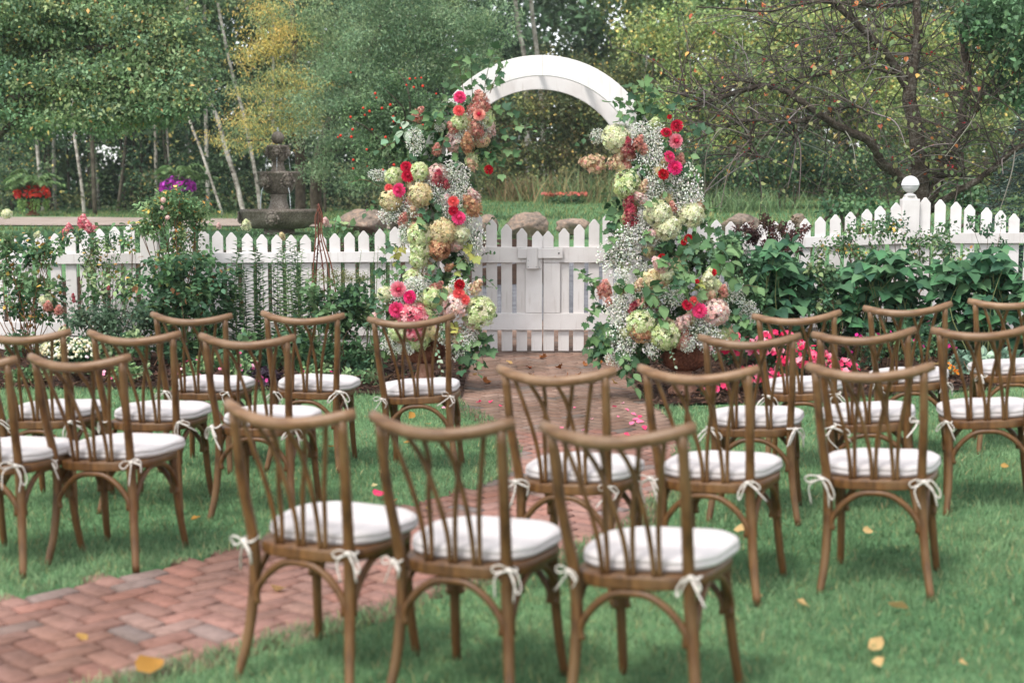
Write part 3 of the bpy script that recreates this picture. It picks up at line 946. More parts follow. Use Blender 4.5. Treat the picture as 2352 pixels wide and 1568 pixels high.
# ------------------------------------------------------------------ cut flowers
def dahlia_mesh(outer, inner, n=0):
    G = Geo()
    PV = np.array([(0, 0, 0), (-.30, .40, .06), (.30, .40, .06), (-.24, .80, .16), (.24, .80, .16), (0, 1, .12)], float)
    PF = np.array([(0, 2, 1), (1, 2, 4), (1, 4, 3), (3, 4, 5)])
    rings = [(16, 92), (17, 78), (16, 64), (14, 50), (11, 37), (8, 25), (5, 13), (3, 4)]
    for i, (m, pol) in enumerate(rings):
        e = math.radians(pol)
        az = np.arange(m) * 2 * PI / m + i * .37 + RNG.normal(0, .05, m)
        d = np.stack([np.cos(az) * math.sin(e), np.sin(az) * math.sin(e), np.full(m, math.cos(e))], 1)
        up = nrm(np.stack([-np.cos(az) * math.cos(e), -np.sin(az) * math.cos(e), np.full(m, math.sin(e))], 1) + A(0, 0, .2))
        t = np.clip((i - 1) / 6.0, 0, 1)
        c = (outer * (1 - t) + inner * t)[None] * (1 + RNG.normal(0, .12, (m, 1)))
        ln = .62 - .03 * i
        p = d * (.38 - .01 * i) * A(1, 1, .95)
        k0 = len(G.V)
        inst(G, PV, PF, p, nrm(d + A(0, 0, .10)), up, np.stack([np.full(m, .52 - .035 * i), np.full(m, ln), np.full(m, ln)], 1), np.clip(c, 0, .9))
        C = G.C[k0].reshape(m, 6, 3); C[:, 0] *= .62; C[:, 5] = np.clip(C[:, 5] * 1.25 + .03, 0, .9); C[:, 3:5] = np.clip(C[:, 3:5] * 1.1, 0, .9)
    lathe(G, [(.30, .20), (.30, .50), (.20, .74), (.0, .84)], 10, inner)
    lathe(G, [(0, -.32), (.22, -.26), (.3, -.1), (.1, -.02)], 8, L(90, 120, 70))
    return G.mesh('dahlia', M_PETAL)
DC = {'hot': (L(226, 74, 128), L(214, 56, 104)), 'coral': (L(232, 104, 104), L(222, 82, 82)), 'peach': (L(240, 168, 152), L(190, 30, 60)), 'crim': (L(196, 32, 64), L(168, 22, 52)),
      'pale': (L(238, 150, 164), L(196, 40, 76)), 'mag': (L(220, 50, 120), L(206, 40, 90)), 'red': (L(190, 24, 40), L(158, 16, 32))}
DAH = {k: [dahlia_mesh(*v) for _ in range(2)] for k, v in DC.items()}

def hydrangea_mesh(pal, n=150, cone=0.0, loose=0.0):
    G = Geo()
    d = rdir(n); d[:, 2] = np.where(d[:, 2] < -.55, -d[:, 2], d[:, 2])
    r = 1 - loose * RNG.random(n)
    sc = np.ones((n, 3))
    if cone:
        zz = d[:, 2]
        k = np.where(zz > 0, 1 - .45 * zz, 1.0)
        pos = np.stack([d[:, 0] * r * k * .85, d[:, 1] * r * k * .85, zz * r * (1 + cone)], 1)
    else: pos = d * r[:, None] * A(1, 1, .88)
    PV = []; PF = []
    for k in range(4):
        a = k * PI / 2
        o = len(PV)
        for q, w, h in ((.0, 0, 0), (.62, -.34, .04), (.62, .34, .04), (1.0, 0, -.04)):
            PV.append((q * math.cos(a) - w * math.sin(a), q * math.sin(a) + w * math.cos(a), h + .015 * k))
        PF += [(o, o + 1, o + 3), (o, o + 3, o + 2)]
    PV = np.array(PV, float); PF = np.array(PF)
    nrmv = nrm(d + .45 * rdir(n)); t = rdir(n)
    tang = nrm(np.cross(nrmv, t))
    c = pick(pal, n, .10)
    hz = np.clip(pos[:, 2:3] * .5 + .5, 0, 1)
    inst(G, PV, PF, pos, tang, nrmv, RNG.uniform(.13, .20, n) * (1 + .3 * loose), c)
    # inner green body so that gaps look into stems, not through
    m = 60
    inst(G, LEAF_S[0], LEAF_S[1], rdir(m) * .5 * A(1, 1, 1 + cone), rdir(m), rdir(m), np.full(m, .55), pick([np.asarray(pal[0]) * .75, np.asarray(pal[1]) * .7], m))
    return G.mesh('hydrangea_head', M_PETAL)
HC_ = {'green': [L(196, 208, 150), L(214, 220, 170), L(176, 192, 128), L(226, 228, 190)], 'cream': [L(226, 224, 188), L(214, 214, 172), L(234, 232, 206), L(204, 208, 162)],
       'tan': [L(222, 204, 160), L(208, 186, 142), L(230, 216, 178), L(214, 206, 160)], 'brown': [L(190, 138, 104), L(206, 160, 124), L(170, 116, 90), L(216, 180, 140)],
       'dusty': [L(204, 134, 122), L(218, 158, 142), L(190, 108, 104), L(222, 182, 160)], 'red': [L(176, 66, 82), L(194, 92, 102), L(156, 50, 70), L(206, 128, 124)],
       'pink': [L(226, 120, 136), L(236, 156, 160), L(216, 98, 120), L(240, 186, 182)], 'pale': [L(236, 208, 200), L(230, 190, 182), L(240, 224, 214), L(224, 176, 168)],
       'peach': [L(228, 186, 162), L(218, 200, 158), L(224, 166, 148), L(230, 214, 178)]}
HYD = {k: [hydrangea_mesh(v, 280, 0, .14), hydrangea_mesh(v, 200, .5, .28)] for k, v in HC_.items()}

OCT = (np.array([(1, 0, 0), (-1, 0, 0), (0, 1, 0), (0, -1, 0), (0, 0, 1), (0, 0, -1)], float),
       np.array([(0, 2, 4), (2, 1, 4), (1, 3, 4), (3, 0, 4), (2, 0, 5), (1, 2, 5), (3, 1, 5), (0, 3, 5)]))
def gyps_mesh(n=460):
    G = Geo()
    d = rdir(n); p = d * (RNG.random(n) ** .45)[:, None]
    inst(G, OCT[0], OCT[1], p, rdir(n), rdir(n), RNG.uniform(.036, .070, n), pick([L(244, 242, 234), L(248, 246, 240), L(226, 228, 210)], n, .03))
    m = 70
    q = rdir(m); e = q * RNG.uniform(.5, 1, (m, 1))
    for i in range(m):
        s0 = e[i] * .25 + .15 * RNG.normal(size=3)
        tube(G, [s0, (s0 + e[i]) / 2 + .05 * RNG.normal(size=3), e[i]], .006, 3, L(120, 140, 96), cap=False)
    m = 60
    inst(G, LEAF_N[0], LEAF_N[1], rdir(m) * .7 * RNG.random((m, 1)), rdir(m), rdir(m), np.full(m, .3), pick([L(84, 108, 74), L(104, 124, 88)], m))
    return G.mesh('babys_breath', M_PETAL)
GYP = [gyps_mesh() for _ in range(3)]

def leaf_obj_mesh(name, T, pal, veins=True, mat=None):
    c = pick(pal, 1, .04)[0]
    G = Geo(); cols = np.tile(c, (len(T[0]), 1))
    mid = np.abs(T[0][:, 0]) < 1e-6
    cols[mid] *= 1.15
    G.add(T[0], T[1], cols)
    return G.mesh(name, mat or M_LEAF_GLOSS, True)
FG = [L(62, 96, 60), L(78, 112, 68), L(94, 128, 80), L(70, 104, 72), L(56, 86, 58), L(110, 140, 90)]
LF_O = [leaf_obj_mesh('leaf', LEAF_O, [c]) for c in FG]
LF_M = [leaf_obj_mesh('leaf', LEAF_M, [c]) for c in FG + [L(176, 170, 80), L(140, 150, 80)]]
LF_P = [leaf_obj_mesh('leaf', LEAF_O, [c]) for c in (L(138, 166, 132), L(156, 178, 146), L(120, 152, 118))]

def quat(dirv, up):
    y = nrm(np.asarray(dirv, float)); x = nrm(np.cross(y, up)); z = np.cross(x, y)
    return Matrix(((x[0], y[0], z[0]), (x[1], y[1], z[1]), (x[2], y[2], z[2]))).to_quaternion()

STEMG = [L(84, 96, 62), L(104, 80, 60)]
def spray(par, base, start, end, nl, size, leaves, sag=.05):
    """a cut branch: stem with its leaves as separate pieces"""
    start, end = np.asarray(start, float), np.asarray(end, float)
    mid = (start + end) / 2 + A(0, -.02, sag)
    pts = spline([start, mid, end], 5)
    G = Geo(); tube(G, pts - start, np.linspace(.004, .0018, len(pts)), 4, STEMG[RNG.integers(0, 2)])
    st = obj('leafy_spray', G.mesh('leafy_spray', M_TINT), par, start - base)
    dv = nrm(end - start)
    for k in range(nl):
        t = (k + 1) / nl
        p = pts[min(len(pts) - 1, int(t * (len(pts) - 1)))] - start
        side = 1 if k % 2 else -1
        lat = nrm(np.cross(dv, A(0, -1, .2)))
        d = nrm(dv * .55 + lat * side * (.9 if k < nl - 1 else .1) + .35 * RNG.normal(size=3) + A(0, -.25, -.25))
        up = nrm(A(0, -.8, .8) + .5 * RNG.normal(size=3))
        obj('leaf', leaves[RNG.integers(0, len(leaves))], st, p, quat(d, up), size * RNG.uniform(.6, 1.05))
    return st

def face(n):
    return Vector(n).to_track_quat('Z', 'Y')

def arrangement(name, label, base, items, colf):
    """items in photo pixels; colf(x, y) -> depth of the flower surface there"""
    th_ = thing(name, label, 'flowers', base)
    for it in items:
        kind, x, y, r = it[0], it[1], it[2], it[3]
        Y = colf(x, y)
        if kind in DAH and len(it) == 4 and not (kind in HYD and r >= 20):
            p = P(x, y, Y - .09); n = A(RNG.normal(0, .3) + (x - CX) * 0, -1, RNG.normal(.25, .25))
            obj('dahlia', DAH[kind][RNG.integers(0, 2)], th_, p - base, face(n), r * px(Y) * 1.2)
        elif kind in HYD:
            v = it[4] if len(it) > 4 else 0
            p = P(x, y, Y - .03); n = A(RNG.normal(0, .35), -1, .35 + RNG.normal(0, .3))
            if v: n = A(RNG.normal(0, .5), -.6, 1.0)
            if len(it) > 5: n = A(*it[5])
            obj('hydrangea_head', HYD[kind][v], th_, p - base, face(n), r * px(Y) * 1.22)
        elif kind == 'g':
            ry = it[4]; p = P(x, y, Y)
            s = A(r, (r + ry) / 2 * .7, ry) * px(Y) * 1.25
            gb = obj('babys_breath', GYP[RNG.integers(0, 3)], th_, p - base, (RNG.normal(0, .2), RNG.normal(0, .2), RNG.uniform(0, 6)) if abs(r - ry) < 8 else None, tuple(s)); gb['kind'] = 'stuff'
    return th_

# -- left side of the arch
def colL(x, y):
    c = np.interp(y, [200, 330, 450, 560, 650], [1075, 1020, 990, 1000, 990])
    w = np.interp(y, [200, 330, 450, 650], [60, 110, 130, 110])
    return 13.95 - .30 * math.sqrt(max(0, 1 - ((x - c) / w) ** 2))
def colR(x, y):
    c = np.interp(y, [230, 330, 450, 560, 650], [1500, 1490, 1500, 1510, 1500])
    w = np.interp(y, [230, 330, 450, 650], [80, 120, 130, 150])
    return 13.95 - .30 * math.sqrt(max(0, 1 - ((x - c) / w) ** 2))
def urnL(x, y):
    return UL[1] + .02 - .36 * math.sqrt(max(0, 1 - ((x - 985) / 175) ** 2)) * (1 if y > 640 else .6)
def urnR(x, y):
    return UR[1] + .06 - .38 * math.sqrt(max(0, 1 - ((x - 1545) / 190) ** 2)) * (1 if y > 600 else .6)

LA = [('hot', 1056, 224, 13), ('coral', 1054, 255, 12), ('peach', 1101, 264, 13), ('crim', 933, 384, 12), ('crim', 937, 405, 13.5), ('coral', 893, 432, 9), ('hot', 918, 437, 15), ('coral', 1042, 463, 12), ('crim', 1041, 484, 11),
      ('hot', 1053, 501, 15), ('red', 1122, 390, 10), ('red', 1128, 353, 4),
      ('green', 1055, 281, 17), ('brown', 1072, 333, 18, 1), ('pale', 1126, 300, 14, 1), ('dusty', 1105, 238, 20, 1), ('dusty', 1096, 300, 15, 1), ('dusty', 1040, 296, 12, 1), ('dusty', 1003, 345, 11, 1), ('green', 962, 396, 20), ('green', 906, 406, 19), ('tan', 966, 447, 25), ('tan', 899, 460, 23),
      ('red', 1007, 412, 15, 1), ('red', 1025, 425, 9, 1), ('brown', 1085, 477, 21, 1), ('pale', 1088, 453, 15, 1), ('peach', 1085, 380, 12, 1), ('dusty', 925, 505, 12, 1), ('green', 966, 541, 26), ('green', 968, 571, 22), ('tan', 1016, 533, 27), ('brown', 1009, 571, 23), ('cream', 1059, 537, 18), ('green', 962, 595, 19),
      ('green', 949, 640, 20), ('dusty', 960, 265, 14, 1), ('brown', 1030, 615, 9, 1),
      ('g', 953, 325, 18, 28), ('g', 870, 402, 22, 12), ('g', 1045, 396, 30, 22), ('g', 1058, 428, 20, 28), ('g', 905, 495, 32, 20), ('g', 955, 478, 24, 18), ('g', 935, 540, 18, 30), ('g', 1090, 552, 22, 44), ('g', 1085, 590, 16, 26), ('g', 978, 622, 22, 16), ('g', 1022, 476, 14, 20), ('g', 1010, 292, 12, 10), ('g', 1075, 510, 20, 18)]
RA = [('crim', 1555, 290, 13.5), ('crim', 1530, 306, 12), ('pale', 1551, 324, 15.5), ('hot', 1536, 361, 13), ('mag', 1550, 386, 15.5), ('red', 1523, 401, 12), ('red', 1580, 546, 9), ('red', 1571, 556, 7), ('red', 1538, 269, 5), ('red', 1521, 592, 9),
      ('cream', 1416, 318, 28), ('red', 1442, 338, 15, 1), ('dusty', 1466, 331, 14, 1), ('peach', 1367, 376, 22, 1, (-1, -.2, .15)), ('peach', 1412, 372, 16, 1), ('green', 1439, 424, 28), ('pale', 1472, 456, 14, 1), ('red', 1447, 467, 17, 1), ('red', 1449, 500, 20, 1), ('cream', 1511, 489, 28), ('dusty', 1544, 478, 11, 1),
      ('cream', 1533, 522, 27), ('cream', 1587, 495, 26), ('dusty', 1480, 345, 10, 1), ('peach', 1478, 430, 12, 1), ('dusty', 1562, 370, 12, 1), ('brown', 1420, 425, 10, 1),
      ('g', 1371, 314, 22, 16), ('g', 1490, 301, 36, 20), ('g', 1496, 335, 28, 30), ('g', 1498, 385, 28, 42), ('g', 1574, 428, 34, 46), ('g', 1507, 435, 24, 28), ('g', 1490, 463, 20, 20), ('g', 1440, 556, 48, 42), ('g', 1420, 590, 44, 40), ('g', 1476, 502, 10, 18), ('g', 1440, 292, 20, 8), ('g', 1590, 455, 24, 22), ('g', 1465, 540, 30, 26)]
LU = [('pale', 914, 664, 17), ('mag', 942, 682, 14.5), ('hot', 912, 711, 17), ('red', 1055, 654, 12), ('coral', 1054, 673, 12.5), ('coral', 1067, 689, 12), ('cream', 885, 675, 16), ('green', 994, 682, 22), ('pale', 1044, 703, 26), ('green', 1100, 718, 33), ('pink', 949, 727, 31), ('pale', 865, 727, 12, 1), ('peach', 1091, 662, 15, 1), ('pink', 951, 764, 17), ('green', 915, 760, 20),
      ('dusty', 1000, 662, 14, 1), ('g', 1050, 792, 28, 32), ('g', 1018, 760, 24, 26), ('g', 900, 790, 26, 22), ('g', 960, 650, 26, 14), ('g', 1075, 770, 18, 26), ('g', 930, 800, 20, 14)]
RU = [('crim', 1578, 701, 12), ('coral', 1593, 691, 10.5), ('hot', 1607, 713, 16), ('red', 1638, 626, 8), ('red', 1601, 646, 5), ('pale', 1520, 611, 18, 1), ('cream', 1533, 632, 14), ('cream', 1628, 646, 20, 1), ('green', 1473, 742, 29), ('brown', 1474, 760, 24), ('green', 1528, 770, 29), ('pale', 1568, 741, 17, 1), ('pale', 1644, 717, 27),
      ('dusty', 1388, 668, 18, 1), ('dusty', 1398, 695, 9, 1), ('red', 1454, 709, 12, 1), ('peach', 1467, 656, 12, 1), ('dusty', 1660, 672, 13, 1),
      ('g', 1430, 638, 27, 22), ('g', 1544, 680, 26, 22), ('g', 1428, 706, 24, 24), ('g', 1436, 765, 30, 46), ('g', 1500, 792, 26, 28), ('g', 1423, 822, 30, 18), ('g', 1607, 759, 38, 28), ('g', 1718, 717, 26, 24), ('g', 1692, 672, 20, 22), ('g', 1580, 790, 16, 18), ('g', 1490, 735, 16, 30)]
bLA, bRA = P(1000, 640, 14.0), P(1500, 640, 14.0)
bLA[2] = .9; bRA[2] = .9
bLU, bRU = A(UL[0], UL[1], UL[2] + .5), A(UR[0], UR[1], UR[2] + .5)
FLA = arrangement('arch_flowers', 'climbing flower arrangement on the left arbor post, dahlias and hydrangeas', bLA, LA, colL)
FRA = arrangement('arch_flowers', 'climbing flower arrangement on the right arbor post, heavy with white sprays', bRA, RA, colR)
FLU = arrangement('urn_bouquet', 'overflowing bouquet in the left urn with large pink hydrangea head', bLU, LU, urnL)
FRU = arrangement('urn_bouquet', 'overflowing bouquet in the right urn with trailing greenery', bRU, RU, urnR)
for o in (FLA, FRA): o['group'] = 'flowers on the arbor posts'
for o in (FLU, FRU): o['group'] = 'urn bouquets'

def tuck(par, base, boxes, colf, n, kinds):
    """further heads tucked in behind the front ones"""
    for k in range(n):
        x0, x1, y0, y1 = boxes[RNG.integers(0, len(boxes))]
        x, y = RNG.uniform(x0, x1), RNG.uniform(y0, y1); Y = colf(x, y)
        if k % 3 == 2:
            obj('babys_breath', GYP[RNG.integers(0, 3)], par, P(x, y, Y + .03) - base, (RNG.normal(0, .3), 0, RNG.uniform(0, 6)), RNG.uniform(.09, .14))['kind'] = 'stuff'
        else:
            obj('hydrangea_head', HYD[kinds[RNG.integers(0, len(kinds))]][RNG.integers(0, 2)], par, P(x, y, Y + .06) - base, face(A(RNG.normal(0, .5), -1, RNG.normal(.3, .4))), RNG.uniform(.07, .115))
KS = ['green', 'green', 'cream', 'peach', 'dusty', 'pale', 'tan']
tuck(FLA, bLA, [(1040, 1120, 235, 330), (930, 1090, 350, 440), (900, 1090, 440, 520), (930, 1080, 520, 640)], colL, 34, KS)
tuck(FRA, bRA, [(1400, 1530, 290, 390), (1420, 1580, 390, 480), (1430, 1610, 470, 560), (1430, 1610, 560, 640)], colR, 34, KS)
tuck(FLU, bLU, [(880, 1100, 660, 780)], urnL, 20, KS)
tuck(FRU, bRU, [(1420, 1670, 620, 780)], urnR, 24, KS)

def filler(par, base, blobs, per, size, pal, T=LEAF_O):
    G = Geo()
    for (x, y, rx, ry, Y, d) in blobs:
        c = P(x, y, Y); m = max(3, int(rx * ry / 260))
        cen = in_ell(c, A(rx * px(Y), d, ry * px(Y)), m, .3)
        cloud(G, cen, A(.10, .08, .10), per, size, pal, T, .35, .5)
    G.V = [v - base for v in G.V]
    o = obj('filler_greenery', G.mesh('filler_greenery', M_LEAF_GLOSS), par); o['kind'] = 'stuff'
DG = [L(50, 78, 50), L(64, 96, 60), L(80, 112, 70), L(94, 124, 78), L(108, 136, 88)]
filler(FLA, bLA, [(1075, 250, 35, 45, 14.0, .12), (1030, 255, 32, 34, 13.95, .08), (1005, 300, 35, 35, 13.95, .1), (1040, 310, 90, 45, 14.0, .16), (1000, 380, 110, 50, 14.0, .18), (985, 450, 105, 50, 14.0, .18), (990, 520, 95, 45, 14.0, .18), (1000, 590, 90, 45, 14.0, .18), (1000, 640, 80, 40, 14.0, .16), (925, 330, 45, 40, 13.9, .1), (1120, 350, 40, 50, 13.9, .1)], 13, .075, DG)
filler(FRA, bRA, [(1470, 250, 50, 30, 14.0, .12), (1490, 310, 80, 40, 14.0, .16), (1490, 380, 85, 50, 14.0, .18), (1500, 450, 105, 50, 14.0, .18), (1510, 520, 110, 45, 14.0, .18), (1520, 590, 120, 45, 14.0, .18), (1600, 580, 60, 60, 13.9, .15), (1430, 500, 40, 40, 13.9, .1)], 13, .075, DG)
filler(FLU, bLU, [(985, 690, 115, 40, 11.8, .2), (985, 745, 130, 45, 11.8, .2), (1080, 790, 45, 50, 11.75, .15), (900, 770, 40, 40, 11.8, .12)], 12, .065, DG)
filler(FRU, bRU, [(1540, 640, 120, 45, 11.25, .2), (1550, 700, 150, 50, 11.2, .22), (1500, 760, 120, 45, 11.2, .2), (1400, 770, 50, 50, 11.2, .12), (1450, 830, 60, 30, 11.2, .12), (1680, 690, 50, 50, 11.3, .15)], 12, .065, DG)

def sprays(par, base, lst, colf):
    for (x0, y0, x1, y1, n, sz, kind) in lst:
        Y = colf((x0 + x1) / 2, (y0 + y1) / 2)
        spray(par, base, P(x0, y0, Y + .02), P(x1, y1, Y - RNG.uniform(.02, .14)), n, sz, {'m': LF_M[:6], 'o': LF_O, 'p': LF_P, 'y': LF_M[5:]}[kind])
sprays(FLA, bLA, [(1085, 220, 1080, 105, 8, .11, 'm'), (1110, 220, 1135, 112, 8, .11, 'm'), (1125, 215, 1160, 150, 6, .11, 'm'), (1065, 215, 1050, 140, 6, .10, 'm'), (985, 300, 890, 322, 6, .13, 'p'), (975, 290, 905, 290, 5, .12, 'p'), (970, 300, 960, 255, 4, .11, 'o'), (960, 330, 868, 345, 5, .10, 'o'),
  (1120, 310, 1185, 330, 6, .10, 'm'), (1130, 330, 1190, 372, 6, .10, 'm'), (1125, 260, 1180, 265, 5, .10, 'm'), (1140, 300, 1225, 300, 6, .09, 'm'), (1100, 330, 1150, 400, 6, .10, 'm'), (1030, 310, 1010, 360, 5, .10, 'o'), (1060, 320, 1050, 375, 5, .09, 'm'),
  (1000, 440, 1003, 490, 4, .11, 'o'), (985, 480, 970, 520, 5, .10, 'm'), (1005, 480, 1015, 530, 5, .10, 'm'), (910, 560, 880, 590, 5, .10, 'm'), (905, 600, 940, 650, 6, .10, 'm'), (1070, 590, 1040, 640, 6, .11, 'y'), (1060, 575, 1090, 590, 5, .11, 'y'), (1080, 600, 1062, 650, 6, .10, 'm'), (920, 565, 900, 620, 6, .09, 'y'),
  (985, 600, 1010, 640, 4, .10, 'o'), (1085, 640, 1140, 660, 7, .05, 'o'), (930, 640, 895, 650, 5, .08, 'o'), (940, 350, 935, 400, 4, .10, 'o'), (880, 470, 840, 490, 5, .08, 'o'), (875, 430, 800, 420, 8, .06, 'o'), (1115, 520, 1150, 505, 7, .04, 'o'), (1095, 600, 1135, 585, 8, .04, 'o'), (1020, 250, 990, 300, 5, .10, 'o'), (1040, 250, 1005, 262, 6, .11, 'o'), (1010, 310, 985, 265, 6, .12, 'o'), (1045, 235, 1030, 200, 5, .10, 'm')], colL)
sprays(FRA, bRA, [(1460, 260, 1400, 235, 6, .11, 'm'), (1470, 260, 1440, 195, 6, .10, 'm'), (1480, 265, 1480, 190, 6, .11, 'm'), (1490, 270, 1520, 205, 6, .11, 'm'), (1500, 270, 1575, 235, 7, .11, 'm'), (1440, 265, 1420, 290, 5, .10, 'm'), (1530, 280, 1545, 250, 4, .09, 'm'), (1560, 320, 1620, 300, 6, .10, 'm'), (1570, 340, 1600, 400, 6, .10, 'o'),
  (1450, 385, 1440, 420, 4, .12, 'o'), (1480, 375, 1465, 410, 4, .12, 'o'), (1430, 480, 1390, 530, 6, .12, 'm'), (1425, 500, 1400, 560, 6, .11, 'm'), (1545, 500, 1500, 470, 5, .10, 'm'), (1560, 510, 1570, 560, 6, .10, 'm'), (1600, 510, 1650, 545, 6, .12, 'm'), (1610, 500, 1640, 480, 5, .11, 'm'), (1540, 560, 1500, 600, 6, .11, 'm'), (1560, 560, 1600, 610, 6, .11, 'm'),
  (1580, 550, 1640, 590, 6, .11, 'm'), (1600, 570, 1560, 630, 6, .10, 'm'), (1530, 540, 1520, 590, 6, .10, 'm'), (1500, 520, 1480, 570, 5, .10, 'm'), (1515, 410, 1530, 440, 4, .09, 'o'), (1620, 560, 1660, 620, 6, .11, 'm'), (1365, 320, 1330, 330, 4, .07, 'o'), (1555, 420, 1580, 400, 4, .09, 'm')], colR)
sprays(FLU, bLU, [(1090, 760, 1110, 830, 7, .10, 'm'), (1070, 770, 1060, 850, 7, .10, 'm'), (1100, 780, 1125, 800, 5, .10, 'm'), (1080, 680, 1125, 660, 8, .04, 'o'), (1095, 690, 1140, 720, 8, .04, 'o'), (900, 720, 850, 740, 5, .08, 'o'), (905, 690, 870, 690, 5, .08, 'o'), (1005, 720, 1020, 760, 6, .09, 'm'), (950, 700, 930, 740, 5, .09, 'm'), (1000, 790, 1018, 890, 12, .045, 'p'), (1020, 660, 1010, 700, 5, .09, 'o'), (970, 650, 1000, 640, 5, .08, 'm'), (890, 650, 860, 640, 5, .08, 'm'), (1040, 740, 1050, 790, 6, .08, 'y'), (1070, 800, 1100, 860, 6, .09, 'm')], urnL)
sprays(FRU, bRU, [(1430, 680, 1440, 655, 5, .11, 'o'), (1450, 680, 1520, 665, 8, .11, 'o'), (1460, 690, 1500, 720, 7, .11, 'o'), (1480, 680, 1520, 700, 6, .12, 'o'), (1550, 620, 1560, 690, 8, .10, 'm'), (1560, 600, 1590, 680, 8, .10, 'm'), (1540, 640, 1520, 600, 6, .10, 'm'), (1610, 640, 1600, 690, 6, .10, 'y'), (1650, 640, 1680, 600, 6, .12, 'o'), (1660, 650, 1700, 650, 6, .12, 'o'), (1650, 620, 1670, 570, 6, .12, 'o'),
  (1390, 700, 1345, 740, 8, .09, 'm'), (1395, 740, 1350, 800, 9, .09, 'm'), (1400, 760, 1375, 830, 9, .09, 'm'), (1410, 740, 1400, 800, 7, .09, 'm'), (1370, 690, 1330, 620, 9, .075, 'm'), (1365, 680, 1360, 640, 6, .08, 'm'), (1420, 800, 1440, 870, 7, .10, 'o'), (1440, 820, 1460, 890, 7, .10, 'o'), (1640, 740, 1700, 780, 7, .08, 'm'), (1660, 730, 1720, 745, 7, .08, 'm'), (1500, 730, 1520, 740, 5, .10, 'o'), (1530, 800, 1550, 840, 8, .03, 'p'), (1680, 680, 1740, 660, 7, .10, 'o'), (1560, 590, 1610, 560, 6, .10, 'm')], urnR)

# ------------------------------------------------------------------ garden plants in the beds
PG = [L(62, 96, 64), L(80, 114, 72), L(98, 130, 84), L(70, 104, 76)]
PGL = [L(104, 136, 88), L(122, 152, 100), L(90, 122, 80), L(138, 160, 108)]
YEL = [L(214, 176, 70), L(196, 158, 60), L(188, 130, 60)]

def plant_root(name, label, cat, x, Y, group=None):
    z = float(H(x, Y)) + .02
    return thing(name, label, cat, (x, Y, z), group=group), A(x, Y, z)

def finish(G, name, root, base, mat, smooth=False, kind=None):
    G.V = [v - base for v in G.V]
    o = obj(name, G.mesh(name, mat, smooth), root)
    if kind: o['kind'] = kind
    return o

def stems_to(G, base, tips, r=.005, col=L(96, 78, 58), bend=.08, spread=.06, seg=4):
    paths = []
    for t in tips:
        b = base + A(RNG.normal(0, spread), RNG.normal(0, spread), 0)
        m = b * .5 + t * .5 + A(RNG.normal(0, bend), RNG.normal(0, bend * .6), .06)
        p = spline([b, m, t], seg)
        tube(G, p, np.linspace(r, r * .4, len(p)), 5, col)
        paths.append(p)
    return paths

def leafy_shrub(name, label, cat, boxes, Y, leaf, per, pal, T=LEAF_S, clump=.07, nst=8, pal2=None, p2=0.0, dep=.22, stemcol=L(96, 76, 56), droop=.25, group=None, dens=1.0, stemr=.005):
    """shrub whose crown fills the given photo boxes (x, y, rx, ry) at depth Y"""
    bx = np.average([b[0] for b in boxes]); base_x = float(P(bx, 700, Y)[0])
    root, base = plant_root(name, label, cat, base_x, Y, group)
    cen = []
    for (x, y, rx, ry) in boxes:
        c = P(x, y, Y); m = max(3, int(dens * rx * ry / 130))
        cen.append(in_ell(c, A(rx * px(Y), dep, ry * px(Y)), m, .4))
    cen = np.concatenate(cen); cen[:, 2] = np.maximum(cen[:, 2], base[2] + RNG.uniform(.03, .10, len(cen)))
    G = Geo(); stems_to(G, base, cen[RNG.permutation(len(cen))[:nst]], stemr, stemcol)
    finish(G, 'stems', root, base, M_TINT, True)
    G = Geo(); cloud(G, cen, clump, per, leaf, pal, T, droop, .6, pal2=pal2, p2=p2)
    finish(G, 'foliage', root, base, M_LEAF)
    return root, base, cen

def blooms(root, base, pts, sizes, meshes, name='bloom'):
    for p, s in zip(pts, sizes):
        obj(name, meshes[RNG.integers(0, len(meshes))], root, p - base, face(A(RNG.normal(0, .4), -.7 + RNG.normal(0, .2), .8)), s)

# left bed
r, b, c = leafy_shrub('rose_bush', 'tall rose bush with yellowing leaves rising above the left fence post', 'bush', [(365, 470, 45, 30), (440, 480, 50, 35), (400, 500, 85, 34), (400, 455, 60, 22), (345, 520, 30, 40), (420, 550, 40, 30), (400, 590, 60, 25)], 14.05, .046, 44, PGL, clump=.085, nst=18, pal2=YEL, p2=.07, stemcol=L(104, 78, 58), stemr=.008)
blooms(r, b, [P(375, 460, 13.8), P(385, 500, 13.8), P(372, 478, 13.8)], [.03, .025, .02], HYD['pale'], 'faded_bloom')
leafy_shrub('peony_shrub', 'broad leafy green peony shrub at the foot of the left fence', 'bush', [(390, 615, 60, 30), (450, 600, 45, 25), (500, 645, 45, 35), (400, 650, 80, 40), (470, 665, 70, 40), (430, 705, 110, 45), (380, 740, 60, 40), (480, 760, 60, 40), (430, 810, 80, 45)], 13.4, .062, 26, PG, LEAF_O, .10, 16, [L(140, 96, 60), L(120, 130, 70)], .05, dep=.35, dens=.8)
r, b, c = leafy_shrub('panicle_hydrangea', 'tall loose shrub with white and faded pink flower cones at the left edge', 'bush', [(20, 560, 60, 50), (70, 590, 60, 45), (30, 640, 60, 45), (90, 660, 50, 40), (120, 560, 40, 35), (40, 710, 60, 35)], 13.7, .05, 22, PG + PGL, LEAF_O, .08, 26, YEL, .05, dep=.25, stemcol=L(120, 84, 60), dens=.8)
blooms(r, b, [P(16, 492, 13.6), P(85, 540, 13.6), P(110, 700, 13.5), P(100, 690, 13.5), P(145, 760, 13.3), P(105, 800, 13.2), P(128, 825, 13.1)], [.055, .04, .055, .05, .05, .07, .06], [HYD['cream'][1], HYD['cream'][0]], 'flower_cone')
